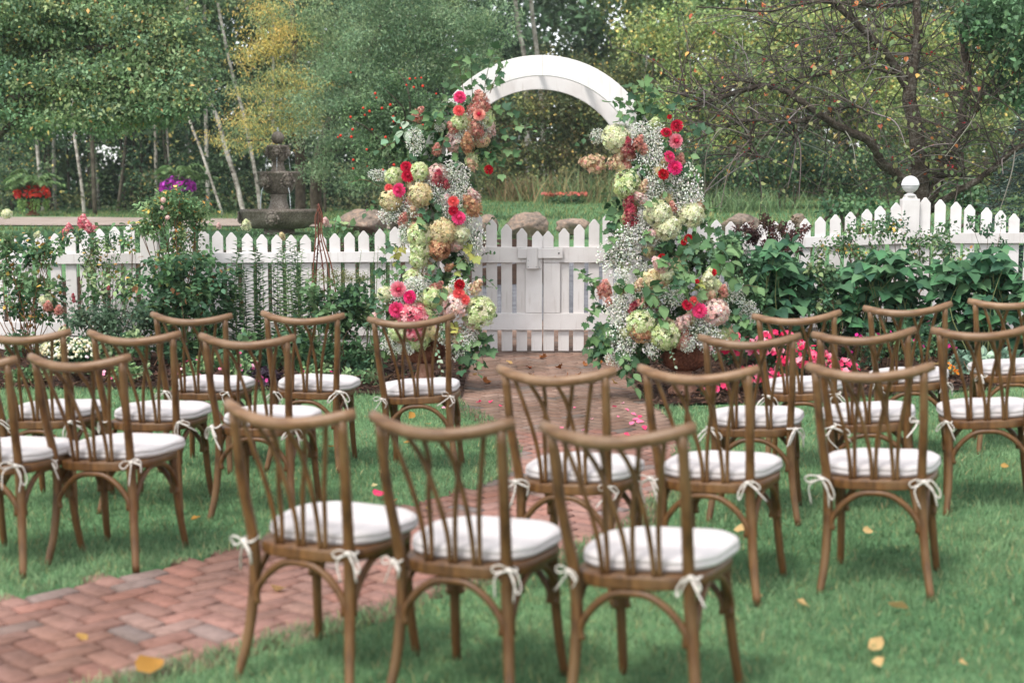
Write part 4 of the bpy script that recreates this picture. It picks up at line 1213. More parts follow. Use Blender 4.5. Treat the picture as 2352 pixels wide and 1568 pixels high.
for q in ((110, 705), (135, 715), (150, 760), (105, 805)):
    obj('flower_cone', HYD['dusty'][1], r, P(q[0], q[1], 13.4) - b, face(A(.2, -.6, .8)), .055)
leafy_shrub('climbing_rose', 'slim rose shoots with small leaflets against the fence left of the post', 'bush', [(205, 560, 35, 40), (215, 620, 30, 45), (260, 560, 40, 30), (265, 620, 35, 40), (180, 545, 20, 20), (300, 545, 18, 40)], 14.1, .042, 24, PG + PGL, clump=.07, nst=20, pal2=YEL, p2=.05, dep=.1, dens=.9)
r, b, c = leafy_shrub('butterfly_bush', 'grey-green butterfly bush with few purple flowers beside the fence', 'bush', [(190, 730, 60, 35), (260, 725, 60, 40), (320, 730, 45, 40), (230, 770, 90, 30)], 13.1, .045, 26, [L(84, 112, 84), L(104, 128, 100), L(72, 98, 76)], LEAF_S, .08, 12, dep=.25, dens=1.3)
for q in ((168, 680), (250, 662), (170, 690)):
    obj('flower_spike', HYD['red'][1], r, P(q[0], q[1], 13.0) - b, face(A(.1, -.4, 1)), .022)

def phlox_clump(name, label, xs_, ytop, Y, leaf=.07, pal=PG, flowers=None, group=None):
    root, base = plant_root(name, label, 'plant', float(P(np.mean(xs_), 700, Y)[0]), Y, group)
    G, GL_ = Geo(), Geo()
    for x in xs_:
        t = P(x, ytop + RNG.uniform(-25, 40), Y + RNG.uniform(-.2, .2)); g = A(t[0] + RNG.normal(0, .04), t[1], float(H(t[0], t[1])))
        p = spline([g, (g + t) / 2 + A(RNG.normal(0, .02), 0, 0), t], 8)
        tube(G, p, np.linspace(.005, .002, len(p)), 5, L(92, 112, 66))
        n = int((t[2] - g[2]) / .017)
        s = np.linspace(.12, 1, n); pp = np.stack([np.interp(s, np.linspace(0, 1, len(p)), p[:, k]) for k in range(3)], 1)
        az = np.arange(n) * 2.4 + RNG.uniform(0, 6); d = np.stack([np.cos(az), np.sin(az), np.full(n, .35)], 1)
        inst(GL_, LEAF_N[0] * A(1.5, 1, 1), LEAF_N[1], pp, nrm(d), np.tile(A(0, 0, 1), (n, 1)), leaf * RNG.uniform(.7, 1.15, n) * (1.1 - .5 * s), pick(pal, n, .15))
    finish(G, 'stems', root, base, M_TINT, True); finish(GL_, 'foliage', root, base, M_LEAF)
    return root, base
r, b = phlox_clump('phlox', 'clump of tall upright phlox stems with narrow leaves before the fence', np.linspace(530, 690, 21) + RNG.normal(0, 6, 21), 580, 13.5, .12)
blooms(r, b, [P(566, 518, 13.6), P(748, 510, 13.6)][:1], [.062], HYD['cream'], 'flower_head')
phlox_clump('lily_stems', 'tall lily stems with drooping strap leaves between phlox and twig trellis', np.linspace(640, 735, 8), 600, 13.0, .10, PGL)
r, b, c = leafy_shrub('sedum_clump', 'bushy olive-topped perennial clump beside the left flower column', 'plant', [(730, 690, 50, 35), (800, 680, 60, 40), (840, 720, 40, 60), (770, 740, 80, 45), (800, 810, 75, 50), (850, 830, 40, 45)], 12.5, .05, 26, PG + [L(84, 104, 64)], LEAF_O, .075, 14, dep=.3)
G = Geo()
cen = in_ell(P(780, 640, 12.4), A(95, 30, 22) * px(12.4), 55, .2); cloud(G, cen, .035, 26, .014, [L(112, 116, 66), L(132, 132, 82), L(96, 104, 58)], outw=1)
finish(G, 'flower_tops', r, b, M_LEAF)
phlox_clump('wild_aster', 'thin wispy stems growing in front of the fence next to the left arch post', np.linspace(830, 915, 12), 590, 13.6, .035, PG)
r, b, c = leafy_shrub('chrysanthemum', 'round white chrysanthemum mound in the left flower bed', 'plant', [(165, 810, 62, 38)], 12.2, .035, 40, PG, LEAF_O, .06, 6, dep=.22, dens=1.3)
G = Geo(); n = 210
d = rdir(n); d[:, 2] = np.abs(d[:, 2]); d[:, 1] = -np.abs(d[:, 1]) * .9
pos = P(165, 815, 12.2) + d * A(.235, .25, .15) * RNG.uniform(.95, 1.05, (n, 1))
inst(G, OCT[0], OCT[1], pos, rdir(n), d, np.stack([np.full(n, .020), np.full(n, .020), np.full(n, .008)], 1) * RNG.uniform(.7, 1.2, (n, 1)), pick([L(236, 230, 206), L(228, 220, 180), L(240, 238, 226)], n, .04))
finish(G, 'blossoms', r, b, M_PETAL, kind='stuff')

FLOWER5 = Geo()
PV, PF = LEAF_O
for k in range(5):
    a = k * 2 * PI / 5
    inst(FLOWER5, PV, PF, A([0, 0, 0]).reshape(1, 3), A([math.cos(a), math.sin(a), .25]).reshape(1, 3), A([0, 0, 1.]).reshape(1, 3), A([[1.5, 1, 1]]).reshape(1, 3), [(1, 1, 1)])
F5V, F5F = np.concatenate(FLOWER5.V), np.concatenate(FLOWER5.F)
def bedding(label, x, y, rx, ry, Y, leafpal, fpal, nf, fs=.016, leaf=.045, name='bedding_plant', group=None, per=26, T=LEAF_O, cat='plant', dens=1.0):
    r, b, c = leafy_shrub(name, label, cat, [(x, y, rx, ry)], Y, leaf, per, leafpal, T, .06, 5, dep=.16, group=group, dens=dens)
    if nf:
        G = Geo(); d = rdir(nf); d[:, 1] = -np.abs(d[:, 1]); d[:, 2] = np.abs(d[:, 2]) * 1.0 - .15
        pos = P(x, y, Y) + nrm(d) * A(rx * px(Y), .2, ry * px(Y)) * RNG.uniform(.85, 1.12, (nf, 1))
        inst(G, F5V, F5F, pos, rdir(nf), nrm(d + .4 * rdir(nf) + A(0, -.5, .4)), fs * RNG.uniform(.7, 1.25, nf), pick(fpal, nf, .1))
        finish(G, 'blossoms', r, b, M_PETAL, kind='stuff')
    return r
PK = [L(238, 140, 170), L(246, 190, 200), L(232, 110, 150)]
for k, (x, y, rx, ry, nf, lb) in enumerate([(300, 860, 60, 28, 4, 'low green bedding plant with few pink flowers under the mums'), (470, 850, 60, 30, 10, 'low impatiens with small pink flowers below the peony shrub'), (545, 845, 55, 35, 8, 'low impatiens with pink flowers nearest the dark heuchera'), (70, 870, 60, 24, 0, 'low leafy plant at the left end of the bed'), (720, 870, 60, 22, 6, 'low plant with magenta flowers right of the dark heuchera'), (840, 905, 55, 18, 8, 'low straggly plant with pink buds near the left urn')]):
    bedding(lb, x, y, rx, ry, 11.95, PGL, PK if k != 4 else [L(200, 40, 120), L(180, 30, 100)], nf)
bedding('dark purple-leaved heuchera at the front of the left bed', 610, 870, 48, 22, 11.9, [L(64, 50, 62), L(84, 66, 80), L(50, 40, 50), L(100, 84, 96)], [L(210, 90, 150)], 5, .02, .055, 'heuchera')
leafy_shrub('bed_perennial', 'mixed leafy perennials filling the gap under the climbing rose', 'plant', [(260, 800, 90, 40), (150, 860, 90, 25)], 12.6, .06, 16, PG + PGL, LEAF_O, .08, 6, dep=.25)
leafy_shrub('bed_perennial', 'loose leafy shoots covering the fence foot left of the post', 'plant', [(120, 700, 60, 50), (200, 660, 50, 40), (300, 650, 40, 60), (60, 780, 70, 40), (330, 790, 50, 40)], 13.6, .05, 20, PG + PGL, LEAF_O, .08, 18, YEL, .04, dep=.2, dens=.6)
leafy_shrub('bed_perennial', 'dense green perennials below the lily stems', 'plant', [(640, 800, 90, 45), (560, 800, 60, 40), (720, 820, 50, 40)], 12.9, .07, 16, PG, LEAF_O, .08, 6, dep=.25)

# twig obelisk
ro, bo = plant_root('twig_trellis', 'thin trellis of twisted reddish-brown twigs standing before the fence', 'trellis', float(P(735, 650, 13.2)[0]), 13.2)
top = P(731, 475, 13.2)
G = Geo()
for k, (x0, x1) in enumerate(((716, 724), (725, 728), (765, 738), (778, 741), (748, 733))):
    g = P(x0, 830, 13.2) + A(0, RNG.normal(0, .06), 0); kn = P(x1, 500, 13.2)
    p = spline([g, P(x0 * .7 + x1 * .3, 640, 13.2 + RNG.normal(0, .03)), P(x1 + RNG.normal(0, 2), 540, 13.2), kn, top + A(RNG.normal(0, .01), 0, RNG.uniform(-.02, .04))], 6)
    tube(G, p, np.linspace(.008, .005, len(p)), 6, pick([L(96, 58, 46), L(118, 74, 60)], 1)[0])
finish(G, 'uprights', ro, bo, M_TINT, True)
G = Geo()
for k in range(6):
    y0 = 520 + k * 28
    w = np.interp(y0, [500, 690], [5, 20])
    pts = [P(733 + w * math.cos(a) + RNG.normal(0, 2), y0 + 6 * a + RNG.normal(0, 4), 13.2 + .05 * math.sin(a)) for a in np.linspace(0, 2 * PI, 7)]
    tube(G, spline(pts, 3), .003, 4, pick([L(100, 62, 50), L(124, 82, 66)], 1)[0])
finish(G, 'twining_twigs', ro, bo, M_TINT, True)

# behind the left fence
r, b, c = leafy_shrub('hydrangea_shrub', 'shrub with dusty pink flower heads peeking over the left fence', 'bush', [(180, 560, 60, 35), (240, 560, 60, 40)], 15.4, .07, 14, PG, LEAF_O, .09, 6)
for q in ((160, 525, .05), (190, 512, .075), (205, 525, .07), (222, 530, .05), (150, 535, .05)):
    obj('flower_head', HYD['pink'][1], r, P(q[0], q[1], 15.3) - b, face(A(RNG.normal(0, .3), -.5, .9)), q[2])
def hedge():
    x0, x1 = fx_(300, 16.2), fx_(900, 16.2)
    root, base = plant_root('box_hedge', 'clipped green box hedge behind the left picket fence', 'hedge', (x0 + x1) / 2, 16.2)
    G = Geo(); n = 900
    zt = np.array([float(P(0, RNG.uniform(528, 548), 16.2)[2]) for _ in range(n)])
    cen = np.stack([RNG.uniform(x0, x1, n), RNG.uniform(15.7, 16.7, n), RNG.uniform(.15, 1, n) * zt * .97], 1)
    cloud(G, cen, .10, 26, .032, [L(70, 100, 66), L(90, 122, 80), L(58, 86, 58)])
    finish(G, 'foliage', root, base, M_LEAF)
    G = Geo()
    for k in range(14):
        x = x0 + (k + .5) * (x1 - x0) / 14
        tube(G, [(x, 16.2, 0), (x + RNG.normal(0, .05), 16.2, .5)], .015, 5, L(80, 66, 50))
    finish(G, 'stems', root, base, M_TINT)
    # odd flower heads standing in it
    for q, m in (((748, 511, .05), 'pale'), ((648, 545, .05), 'tan'), ((503, 520, .035), 'pale')):
        obj('flower_head', HYD[m][1], root, P(q[0], q[1], 15.6) - base, face(A(0, -.6, .8)), q[2])
hedge()
leafy_shrub('hosta_tuft', 'light green leafy tuft behind the fence right of the fountain', 'plant', [(770, 530, 55, 16)], 15.9, .09, 12, PGL, LEAF_O, .08, 5)

# right bed: broad-leaved hydrangeas, every leaf a piece of its own
HL = [L(58, 98, 66), L(68, 110, 76), L(78, 122, 86), L(52, 88, 62), L(90, 130, 90)]
BIGLEAF = []
for c_ in HL:
    V, F = LEAF_O
    V2 = V.copy(); V2[:, 0] *= 1.05; V2[:, 2] *= 1.6
    BIGLEAF.append(leaf_obj_mesh('leaf', (V2, F), [c_]))
def big_hydrangea(label, boxes, Y, n, size=.15):
    bx = np.mean([b[0] for b in boxes]); root, base = plant_root('hydrangea_shrub', label, 'bush', float(P(bx, 700, Y)[0]), Y, 'broad-leaved hydrangeas before the right fence')
    pts = []
    tot = sum(b[2] * b[3] for b in boxes)
    for (x, y, rx, ry) in boxes:
        m = max(4, int(n * rx * ry / tot / 4))
        pts.append(in_ell(P(x, y, Y), A(rx * px(Y), .34, ry * px(Y)), m, .75))
    pts = np.concatenate(pts); pts = pts[pts[:, 2] > base[2] + .1]
    G = Geo(); paths = stems_to(G, base, pts[:26], .007, L(98, 104, 66), .08, .15); finish(G, 'stems', root, base, M_TINT, True)
    cnt = 0
    for p in pts:
        for k in range(4):
            if cnt >= 300: break
            a = k * PI / 2 + RNG.uniform(-.4, .4)
            d = nrm(A(math.cos(a), math.sin(a) - .25, -.22 + RNG.normal(0, .15)))
            obj('leaf', BIGLEAF[RNG.integers(0, 5)], root, p - base, quat(d, nrm(A(0, -.45, 1) + .25 * RNG.normal(size=3))), size * RNG.uniform(.7, 1.2)); cnt += 1
    G = Geo(); cloud(G, pts + A(0, .15, -.06), .12, 8, size * .8, [c * .9 for c in HL], LEAF_O); o = finish(G, 'inner_foliage', root, base, M_LEAF_GLOSS); o['kind'] = 'stuff'
big_hydrangea('broad-leaved hydrangea nearest the right flower column, tallest of its group', [(1790, 590, 70, 35), (1740, 640, 60, 45), (1830, 640, 70, 45), (1770, 700, 90, 45), (1860, 690, 50, 40)], 13.0, 250)
big_hydrangea('broad-leaved hydrangea in the middle of the right bed, before the rose', [(2030, 600, 80, 40), (1960, 630, 60, 40), (2060, 660, 70, 45), (1990, 700, 80, 45), (2080, 730, 60, 40)], 13.0, 260)
big_hydrangea('broad-leaved hydrangea at the far right end of the bed', [(2230, 620, 70, 45), (2300, 600, 70, 40), (2340, 660, 70, 50), (2230, 690, 80, 50), (2320, 740, 90, 45), (2180, 640, 50, 40)], 12.9, 290)
leafy_shrub('barberry', 'dark red barberry bush in front of the right fence', 'bush', [(1770, 520, 70, 35), (1730, 545, 50, 35), (1820, 540, 40, 35), (1780, 570, 70, 35)], 13.9, .032, 44, [L(70, 40, 40), L(92, 54, 50), L(54, 34, 34), L(84, 66, 50)], clump=.05, nst=18, dep=.2, stemcol=L(70, 48, 44))
leafy_shrub('rose_bush', 'sprawling rose bush covering the fence below the globe lamp', 'bush', [(1930, 560, 50, 40), (1990, 530, 50, 40), (2050, 520, 50, 40), (2100, 560, 60, 45), (2160, 540, 50, 40), (1980, 590, 60, 40), (2180, 580, 50, 40), (1880, 590, 30, 30)], 14.0, .045, 22, PG + PGL, clump=.075, nst=18, pal2=YEL, p2=.04, dep=.14, dens=.75, stemr=.007)
leafy_shrub('rose_shoot', 'single leafy rose shoot arching over the fence at the far right', 'bush', [(2240, 505, 35, 22), (2280, 520, 40, 25), (2300, 560, 25, 20)], 14.0, .05, 16, PG, clump=.06, nst=5, dep=.1, dens=.6)
leafy_shrub('climbing_vine', 'fine-leaved vine between the hydrangeas and the rose', 'bush', [(1900, 640, 40, 60), (1910, 720, 60, 50)], 12.9, .05, 20, PG + [L(120, 138, 92)], LEAF_O, .07, 8, dep=.15)
leafy_shrub('mock_orange', 'soft green leafy shrub close behind the right urn bouquet', 'bush', [(1690, 600, 55, 50), (1710, 680, 55, 50), (1680, 560, 40, 30), (1720, 760, 50, 40)], 12.6, .06, 20, PG, LEAF_O, .08, 10, dep=.2)
PK2 = [L(228, 70, 116), L(240, 120, 150), L(214, 46, 92), L(246, 170, 184)]
for k, (x, y, rx, ry, Y, lb) in enumerate([(1690, 800, 60, 34, 11.7, 'pink begonia mound touching the right urn'), (1780, 800, 60, 40, 11.9, 'tallest pink begonia mound in the middle of the bed'), (1850, 830, 60, 38, 11.7, 'pink begonia mound right of the tallest one'), (1740, 870, 55, 28, 11.3, 'low pink begonia at the lawn edge near the urn'), (1920, 850, 45, 28, 11.6, 'smallest pink begonia at the right end of the group'), (1640, 890, 28, 20, 11.1, 'straggling pink begonia at the foot of the urn')]):
    bedding(lb, x, y, rx, ry, Y, PG, PK2, int(rx * ry / 26), .026, .045, 'begonia', 'pink begonias right of the path', dens=1.0)
for k, (x, y, rx, ry, Y, lb) in enumerate([(2010, 800, 70, 50, 12.2, 'wispy petunia with few magenta flowers right of the begonias'), (2130, 790, 60, 50, 12.2, 'low leafy plant with magenta specks under the middle hydrangea')]):
    bedding(lb, x, y, rx, ry, Y, PG, [L(214, 50, 140), L(230, 100, 160)], 14, .018, .035, 'petunia')
for k, (x, y, rx, ry, lb) in enumerate([(2230, 840, 55, 32, 'grey-green woolly lamb ear plant left of its pair'), (2320, 850, 55, 36, 'grey-green woolly lamb ear plant at the right edge')]):
    bedding(lb, x, y, rx, ry, 11.7, [L(122, 148, 128), L(140, 164, 142), L(104, 132, 112)], [L(230, 180, 60)], 0, .02, .09, 'lamb_ear')
bedding('small orange and yellow marigold in the right bed', 2175, 850, 18, 16, 11.6, [L(110, 90, 50), L(90, 80, 50)], [L(226, 160, 50), L(214, 120, 40)], 16, .014, .03, 'marigold')
leafy_shrub('bed_perennial', 'leafy green undergrowth along the right fence foot', 'plant', [(2000, 760, 120, 40), (2200, 780, 150, 40), (1850, 760, 80, 40)], 13.2, .07, 14, PG, LEAF_O, .09, 8, dep=.3, dens=.6)

# ------------------------------------------------------------------ fountain
def fountain():
    FYD = 28.0; c = P(641, 500, FYD); m = 1 / 5.556 * px(FYD)         # metres per measured unit
    zr = float(P(641, 481, FYD)[2]); gz = float(H(c[0], FYD))
    f = thing('stone_fountain', 'tiered stone fountain with lion masks and a ball on top, water running', 'fountain', (c[0], FYD, gz))
    Z = lambda u: zr + (1155 - u) * m - gz
    def part(name, prof, n=40, mat=M_CONC):
        G = Geo(); lathe(G, [(r * m, Z(u)) for r, u in prof], n); return obj(name, G.mesh(name, mat, True), f)
    base = Geo(); lathe(base, [(.30, -.05), (.30, Z(1400)), (.0, Z(1400))], 32); obj('plinth', base.mesh('plinth', M_CONC, True), f)
    bs = part('basin', [(150, 1405), (330, 1395), (420, 1340), (468, 1270), (480, 1205), (484, 1200), (490, 1195), (490, 1158), (480, 1152), (462, 1153), (455, 1175), (440, 1220), (0, 1230)], 64)
    G = Geo(); lathe(G, [(452 * m, Z(1182)), (0, Z(1182))], 40); obj('water_surface', G.mesh('water_surface', mat_plain('pool_water', L(60, 62, 58), .05)), f)
    part('lower_pedestal', [(150, 1190), (150, 1150), (138, 1145), (128, 1130), (108, 1060), (98, 1000), (108, 985), (108, 968), (92, 960)])
    part('middle_bowl', [(80, 962), (150, 948), (185, 905), (215, 840), (245, 760), (258, 718), (268, 712), (272, 700), (272, 682), (262, 678), (235, 690), (0, 700)], 56)
    part('upper_pedestal', [(100, 690), (98, 668), (92, 662), (78, 610), (66, 580), (72, 572), (72, 562), (60, 555)])
    part('upper_bowl', [(60, 560), (85, 545), (108, 500), (122, 430), (130, 385), (140, 380), (140, 348), (120, 346), (0, 350)], 48)
    G = Geo(); th = np.linspace(-PI / 2 + .35, PI / 2, 14); lathe(G, [(82 * m * math.cos(t), Z(255) + 82 * m * math.sin(t)) for t in th], 32)
    obj('ball_finial', G.mesh('ball_finial', M_CONC, True), f)
    # lion masks
    def mask():
        G = Geo(); r = np.random.default_rng(3)
        for k in range(16):
            a = k * 2 * PI / 16
            p = A(.85 * math.cos(a), -.18, .95 * math.sin(a)); V = OCT[0] * A(.30, .22, .34) + p + r.normal(0, .05, 3); G.add(V, OCT[1])
        def ell(cx, cy, cz, rx, ry, rz, n=12):
            g = Geo(); t = np.linspace(-PI / 2, PI / 2, 8); lathe(g, [(math.cos(q), math.sin(q)) for q in t], n)
            G.add(np.concatenate(g.V) * A(rx, ry, rz) + A(cx, cy, cz), np.concatenate(g.F))
        ell(0, -.15, .05, .72, .40, .80); ell(0, -.50, -.25, .34, .28, .30); ell(0, -.48, .12, .14, .22, .36)
        for s in (-1, 1):
            ell(s * .30, -.45, .25, .16, .10, .12); ell(s * .55, -.2, .75, .2, .15, .22); ell(s * .2, -.6, -.3, .2, .16, .18)
        ell(0, -.5, -.6, .22, .18, .14)
        return G.mesh('lion_mask', M_CONC, True)
    mm = mask()
    def put(u, r, az, s, tilt=0):
        o = obj('lion_mask', mm, f, (r * m * math.sin(az), -r * m * math.cos(az), Z(u)), (tilt, 0, az), s * m)
        return o
    put(1265, 470, -.02, 85, .3); put(1265, 470, -1.5, 80, .3)
    for az in (-.62, .62): put(800, 232, az, 92, .25)
    for az in (-1.35, .05, 1.35): put(440, 120, az, 64, .1)
    def jet(u0, r0, u1, r1, az, w):
        p = [A(r * m * math.sin(az), -r * m * math.cos(az), Z(u)) for r, u in ((r0, u0), ((r0 * .35 + r1 * .65), u0 * .68 + u1 * .32), (r1, u1))]
        q = spline(p, 6); G = Geo(); tube(G, q, np.abs(np.random.default_rng(5).normal(w, w * .3, len(q))) * m, 5)
        obj('water_jet', G.mesh('water_jet', M_WATER, True), f)
    for az in (-.62, .62): jet(860, 262, 1170, 330, az, 5)
    for az in (-1.35, .05, 1.35): jet(480, 128, 680, 160, az, 3)
    G = Geo(); tube(G, [(0, 0, Z(185)), (.0, 0, Z(150)), (.004, 0, Z(122))], [13 * m, 11 * m, 5 * m], 7); obj('water_jet', G.mesh('water_jet', M_WATER, True), f)
fountain()

# ------------------------------------------------------------------ boulders
def boulder(x, y, w, h, Y, label, seed):
    r = np.random.default_rng(seed)
    c = P(x, y + h / 2, Y); rx, rz = w * .56 * px(Y), h * .70 * px(Y)
    bm = bmesh.new(); bmesh.ops.create_icosphere(bm, subdivisions=4, radius=1)
    pl = [(nrm(r.normal(size=3)), r.uniform(.5, .8)) for _ in range(13)]
    for v in bm.verts:
        p = np.array(v.co)
        for n, d in pl:
            t = p @ n
            if t > d: p = p - n * (t - d) * .85
        p *= 1 + .06 * math.sin(5 * p[0] + seed) * math.sin(4 * p[1] + 2) + .03 * math.sin(13 * p[0]) * math.sin(11 * p[2] + seed) + r.normal(0, .008)
        v.co = p * A(rx, rx * .75, rz)
    me = bpy.data.meshes.new('boulder'); bm.to_mesh(me); bm.free()
    for f in me.polygons: f.use_smooth = True
    me.materials.append(M_STONE)
    gz = float(H(c[0], Y)); o = obj('boulder', me, None, (c[0], Y, max(c[2] - h * .12 * px(Y), gz + rz * .2)))
    tag(o, label, 'rock', 'boulders along the upper lawn')
boulder(1215, 484, 112, 55, 30.5, 'rounded pinkish boulder seen through the arch, left of its neighbour', 2)
boulder(1310, 503, 90, 36, 30.3, 'low grey boulder seen through the arch above the right gate leaf', 5)
boulder(1112, 490, 60, 48, 30.5, 'pale boulder just right of the left flower column', 7)
boulder(830, 472, 140, 60, 27.5, 'large tan boulder between fountain and left flower column', 11)
boulder(1710, 487, 110, 48, 29.0, 'long grey boulder behind the barberry, right of the arbor', 13)
boulder(1838, 492, 44, 30, 29.2, 'small pinkish boulder right of the barberry', 17)

# ------------------------------------------------------------------ flower urns on the far lawn
def far_planter(x, label, pal, Y=45.0, hi=.0):
    gx = float(P(x, 480, Y)[0]); gz = float(H(gx, Y))
    t = thing('flower_planter', label, 'planter', (gx, Y, gz), group='flower planters on the far lawn')
    base = A(gx, Y, gz)
    G = Geo(); lathe(G, [(.22, 0), (.22, .05), (.12, .10), (.09, .20), (.14, .25), (.26, .35), (.30, .44), (.26, .44), (0, .42)], 20); obj('pedestal_urn', G.mesh('pedestal_urn', M_RUST, True), t)
    G = Geo(); cen = in_ell(A(0, 0, .66 + hi), A(.46, .42, .28), 70, .5); cloud(G, cen, .10, 14, .08, PG, LEAF_O); obj('foliage', G.mesh('foliage', M_LEAF), t)
    G = Geo(); n = 260; d = rdir(n); d[:, 2] = np.abs(d[:, 2]) * 1.1 - .25; pos = A(0, 0, .66 + hi) + nrm(d) * A(.52, .48, .34) * RNG.uniform(.9, 1.08, (n, 1))
    inst(G, F5V, F5F, pos, rdir(n), nrm(d + .4 * rdir(n)), RNG.uniform(.045, .075, n), pick(pal, n, .1)); o = obj('blossoms', G.mesh('blossoms', M_PETAL), t); o['kind'] = 'stuff'
    G = Geo()
    for k in range(15):
        az = RNG.uniform(0, 2 * PI); ln = RNG.uniform(.7, 1.1); e = A(math.cos(az), math.sin(az), 0)
        hh = RNG.uniform(.35, 1.0)
        p = spline([A(0, 0, .7 + hi), e * ln * .45 * (1.3 - .5 * hh) + A(0, 0, .8 + hi + ln * .6 * hh), e * ln * (1.25 - .5 * hh) + A(0, 0, .75 + hi + ln * .5 * hh)], 6); tube(G, p, .008, 4, L(110, 140, 84))
        q = p[3:]; 
        for s in (-1, 1):
            n = len(q); lat = nrm(np.cross(e, A(0, 0, 1))) * s
            inst(G, LEAF_N[0], LEAF_N[1], np.repeat(q, 3, 0) + RNG.normal(0, .01, (3 * n, 3)), nrm(np.tile(lat + e * .5 + A(0, 0, -.3), (3 * n, 1)) + .15 * rdir(3 * n)), np.tile(A(0, 0, 1), (3 * n, 1)), np.full(3 * n, .26), pick([L(92, 122, 74), L(120, 146, 92)], 3 * n))
    obj('palm_fronds', G.mesh('palm_fronds', M_LEAF), t)
    G = Geo()
    for k in range(26):
        az = RNG.uniform(0, 2 * PI); e = A(math.cos(az), math.sin(az), 0) * RNG.uniform(.38, .55)
        n = 16; pos = e + np.stack([RNG.normal(0, .03, n), RNG.normal(0, .03, n), np.linspace(.55, .12 + RNG.uniform(0, .25), n)], 1)
        inst(G, LEAF_S[0], LEAF_S[1], pos, nrm(A(0, 0, -1) + .7 * rdir(n)), rdir(n), np.full(n, .09), pick([L(140, 168, 90), L(120, 152, 80)], n))
    obj('trailing_vine', G.mesh('trailing_vine', M_LEAF), t)
far_planter(75, 'planter overflowing with red flowers and palm fronds on the far left lawn', [L(222, 60, 50), L(232, 84, 84), L(226, 90, 60), L(206, 40, 44)])
far_planter(410, 'planter with purple flowers and palm fronds showing above the rose bush', [L(190, 60, 190), L(206, 90, 206), L(170, 40, 160), L(180, 50, 170)], hi=.22)

# ------------------------------------------------------------------ trees
def tree(name, label, trunk_pts, rad, crown_fn, mat=M_BARK, group=None, cat='tree', nside=9):
    tp = np.asarray(trunk_pts, float); base = tp[0].copy()
    base[2] = min(base[2], float(H(base[0], base[1]))) ; tp[0] = base
    t = thing(name, label, cat, base, group=group)
    G = Geo(); q = spline(tp - base, 6); tube(G, q, np.interp(np.linspace(0, 1, len(q)), np.linspace(0, 1, len(rad)), rad), nside)
    obj('trunk', G.mesh('trunk', mat, True), t)
    if crown_fn:
        G = Geo(); crown_fn(G)
        finish(G, 'crown', t, base, M_LEAF)
    return t, base

def limbs(t, base, paths, mat, r0=.05, r1=.015):
    for p in paths:
        G = Geo(); q = spline(p, 5); tube(G, q - base, np.linspace(r0, r1, len(q)), 6); obj('limb', G.mesh('limb', mat, True), t)

def pcloud(G, boxes, Y, dep, m_per, per, leaf, pal, T=LEAF_S, clump=.4, **k):
    for (x, y, rx, ry) in boxes:
        c = P(x, y, Y); m = max(3, int(rx * ry * m_per / 1000))
        cen = in_ell(c, A(rx * px(Y), dep, ry * px(Y)), m, .45)
        cloud(G, cen, clump, per, leaf, pal, T, **k)

# large maple on the left
MAP = [L(104, 134, 94), L(122, 152, 106), L(140, 164, 114), L(108, 140, 106), L(156, 172, 118)]
MAPY = [L(206, 188, 104), L(190, 180, 98), L(214, 162, 92)]
def maple(G):
    pcloud(G, [(40, 60, 130, 110), (160, 40, 140, 90), (300, 70, 140, 110), (400, 110, 90, 90), (90, 180, 130, 90), (230, 190, 130, 80), (340, 200, 110, 75), (30, 250, 70, 45), (200, 255, 60, 35), (300, 265, 60, 35), (430, 210, 55, 50), (-120, 120, 150, 150), (100, -80, 200, 90), (330, -80, 180, 90), (-150, -100, 150, 120), (130, 285, 50, 22), (380, 265, 60, 30), (60, 300, 40, 25), (260, 300, 40, 20)],
           26.5, 1.5, 11, 62, .082, MAP, LEAF_S, A(.42, .42, .20), pal2=MAPY, p2=.05)
t, b = tree('maple_tree', 'large green maple with yellowing tips filling the upper left', [P(-140, 520, 27), P(-120, 330, 27), P(-60, 180, 27), P(0, 40, 27)], [.30, .25, .2, .12], maple, M_BARKD)
limbs(t, b, [[P(-120, 340, 27), P(-30, 330, 26.5), P(20, 290, 26), P(70, 230, 26)], [P(-60, 180, 27), P(80, 130, 26.5), P(220, 110, 26), P(340, 110, 26)], [P(-100, 260, 27), P(60, 220, 26), P(180, 190, 26), P(300, 200, 25.8)]], M_BARKD, .10, .03)

YG = [L(206, 184, 92), L(186, 176, 96), L(164, 168, 100), L(216, 184, 94)]
GG = [L(118, 142, 98), L(136, 158, 108), L(104, 130, 94), L(150, 166, 116)]
def locust(G):
    pcloud(G, [(610, 30, 70, 50), (650, 70, 70, 45), (600, 100, 60, 40), (560, 130, 40, 35), (640, 110, 60, 30)], 35.5, .9, 9, 40, .085, YG + [GG[3]], LEAF_N, A(.45, .45, .22), droop=.4)
    pcloud(G, [(640, 170, 100, 20), (600, 210, 90, 18), (640, 245, 110, 20), (570, 275, 80, 16), (640, 290, 90, 18), (530, 318, 60, 14), (600, 335, 70, 16), (700, 200, 70, 40), (700, 280, 60, 40)], 35, 1.0, 14, 44, .085, YG[1:] + GG, LEAF_N, A(.5, .45, .20), droop=.5, pal2=YG, p2=.25)
    pcloud(G, [(720, 40, 110, 70), (800, 80, 110, 70), (740, 130, 90, 50), (690, 240, 90, 60), (600, 300, 80, 30), (560, 200, 60, 30)], 36.4, 1.2, 8, 44, .085, GG, LEAF_N, A(.45, .45, .2), droop=.4)
t, b = tree('locust_tree', 'feathery tree turning golden yellow behind the fountain', [P(690, 470, 37), P(688, 300, 37), P(680, 150, 37), P(670, 0, 37)], [.14, .12, .10, .06], locust, M_BARKD)
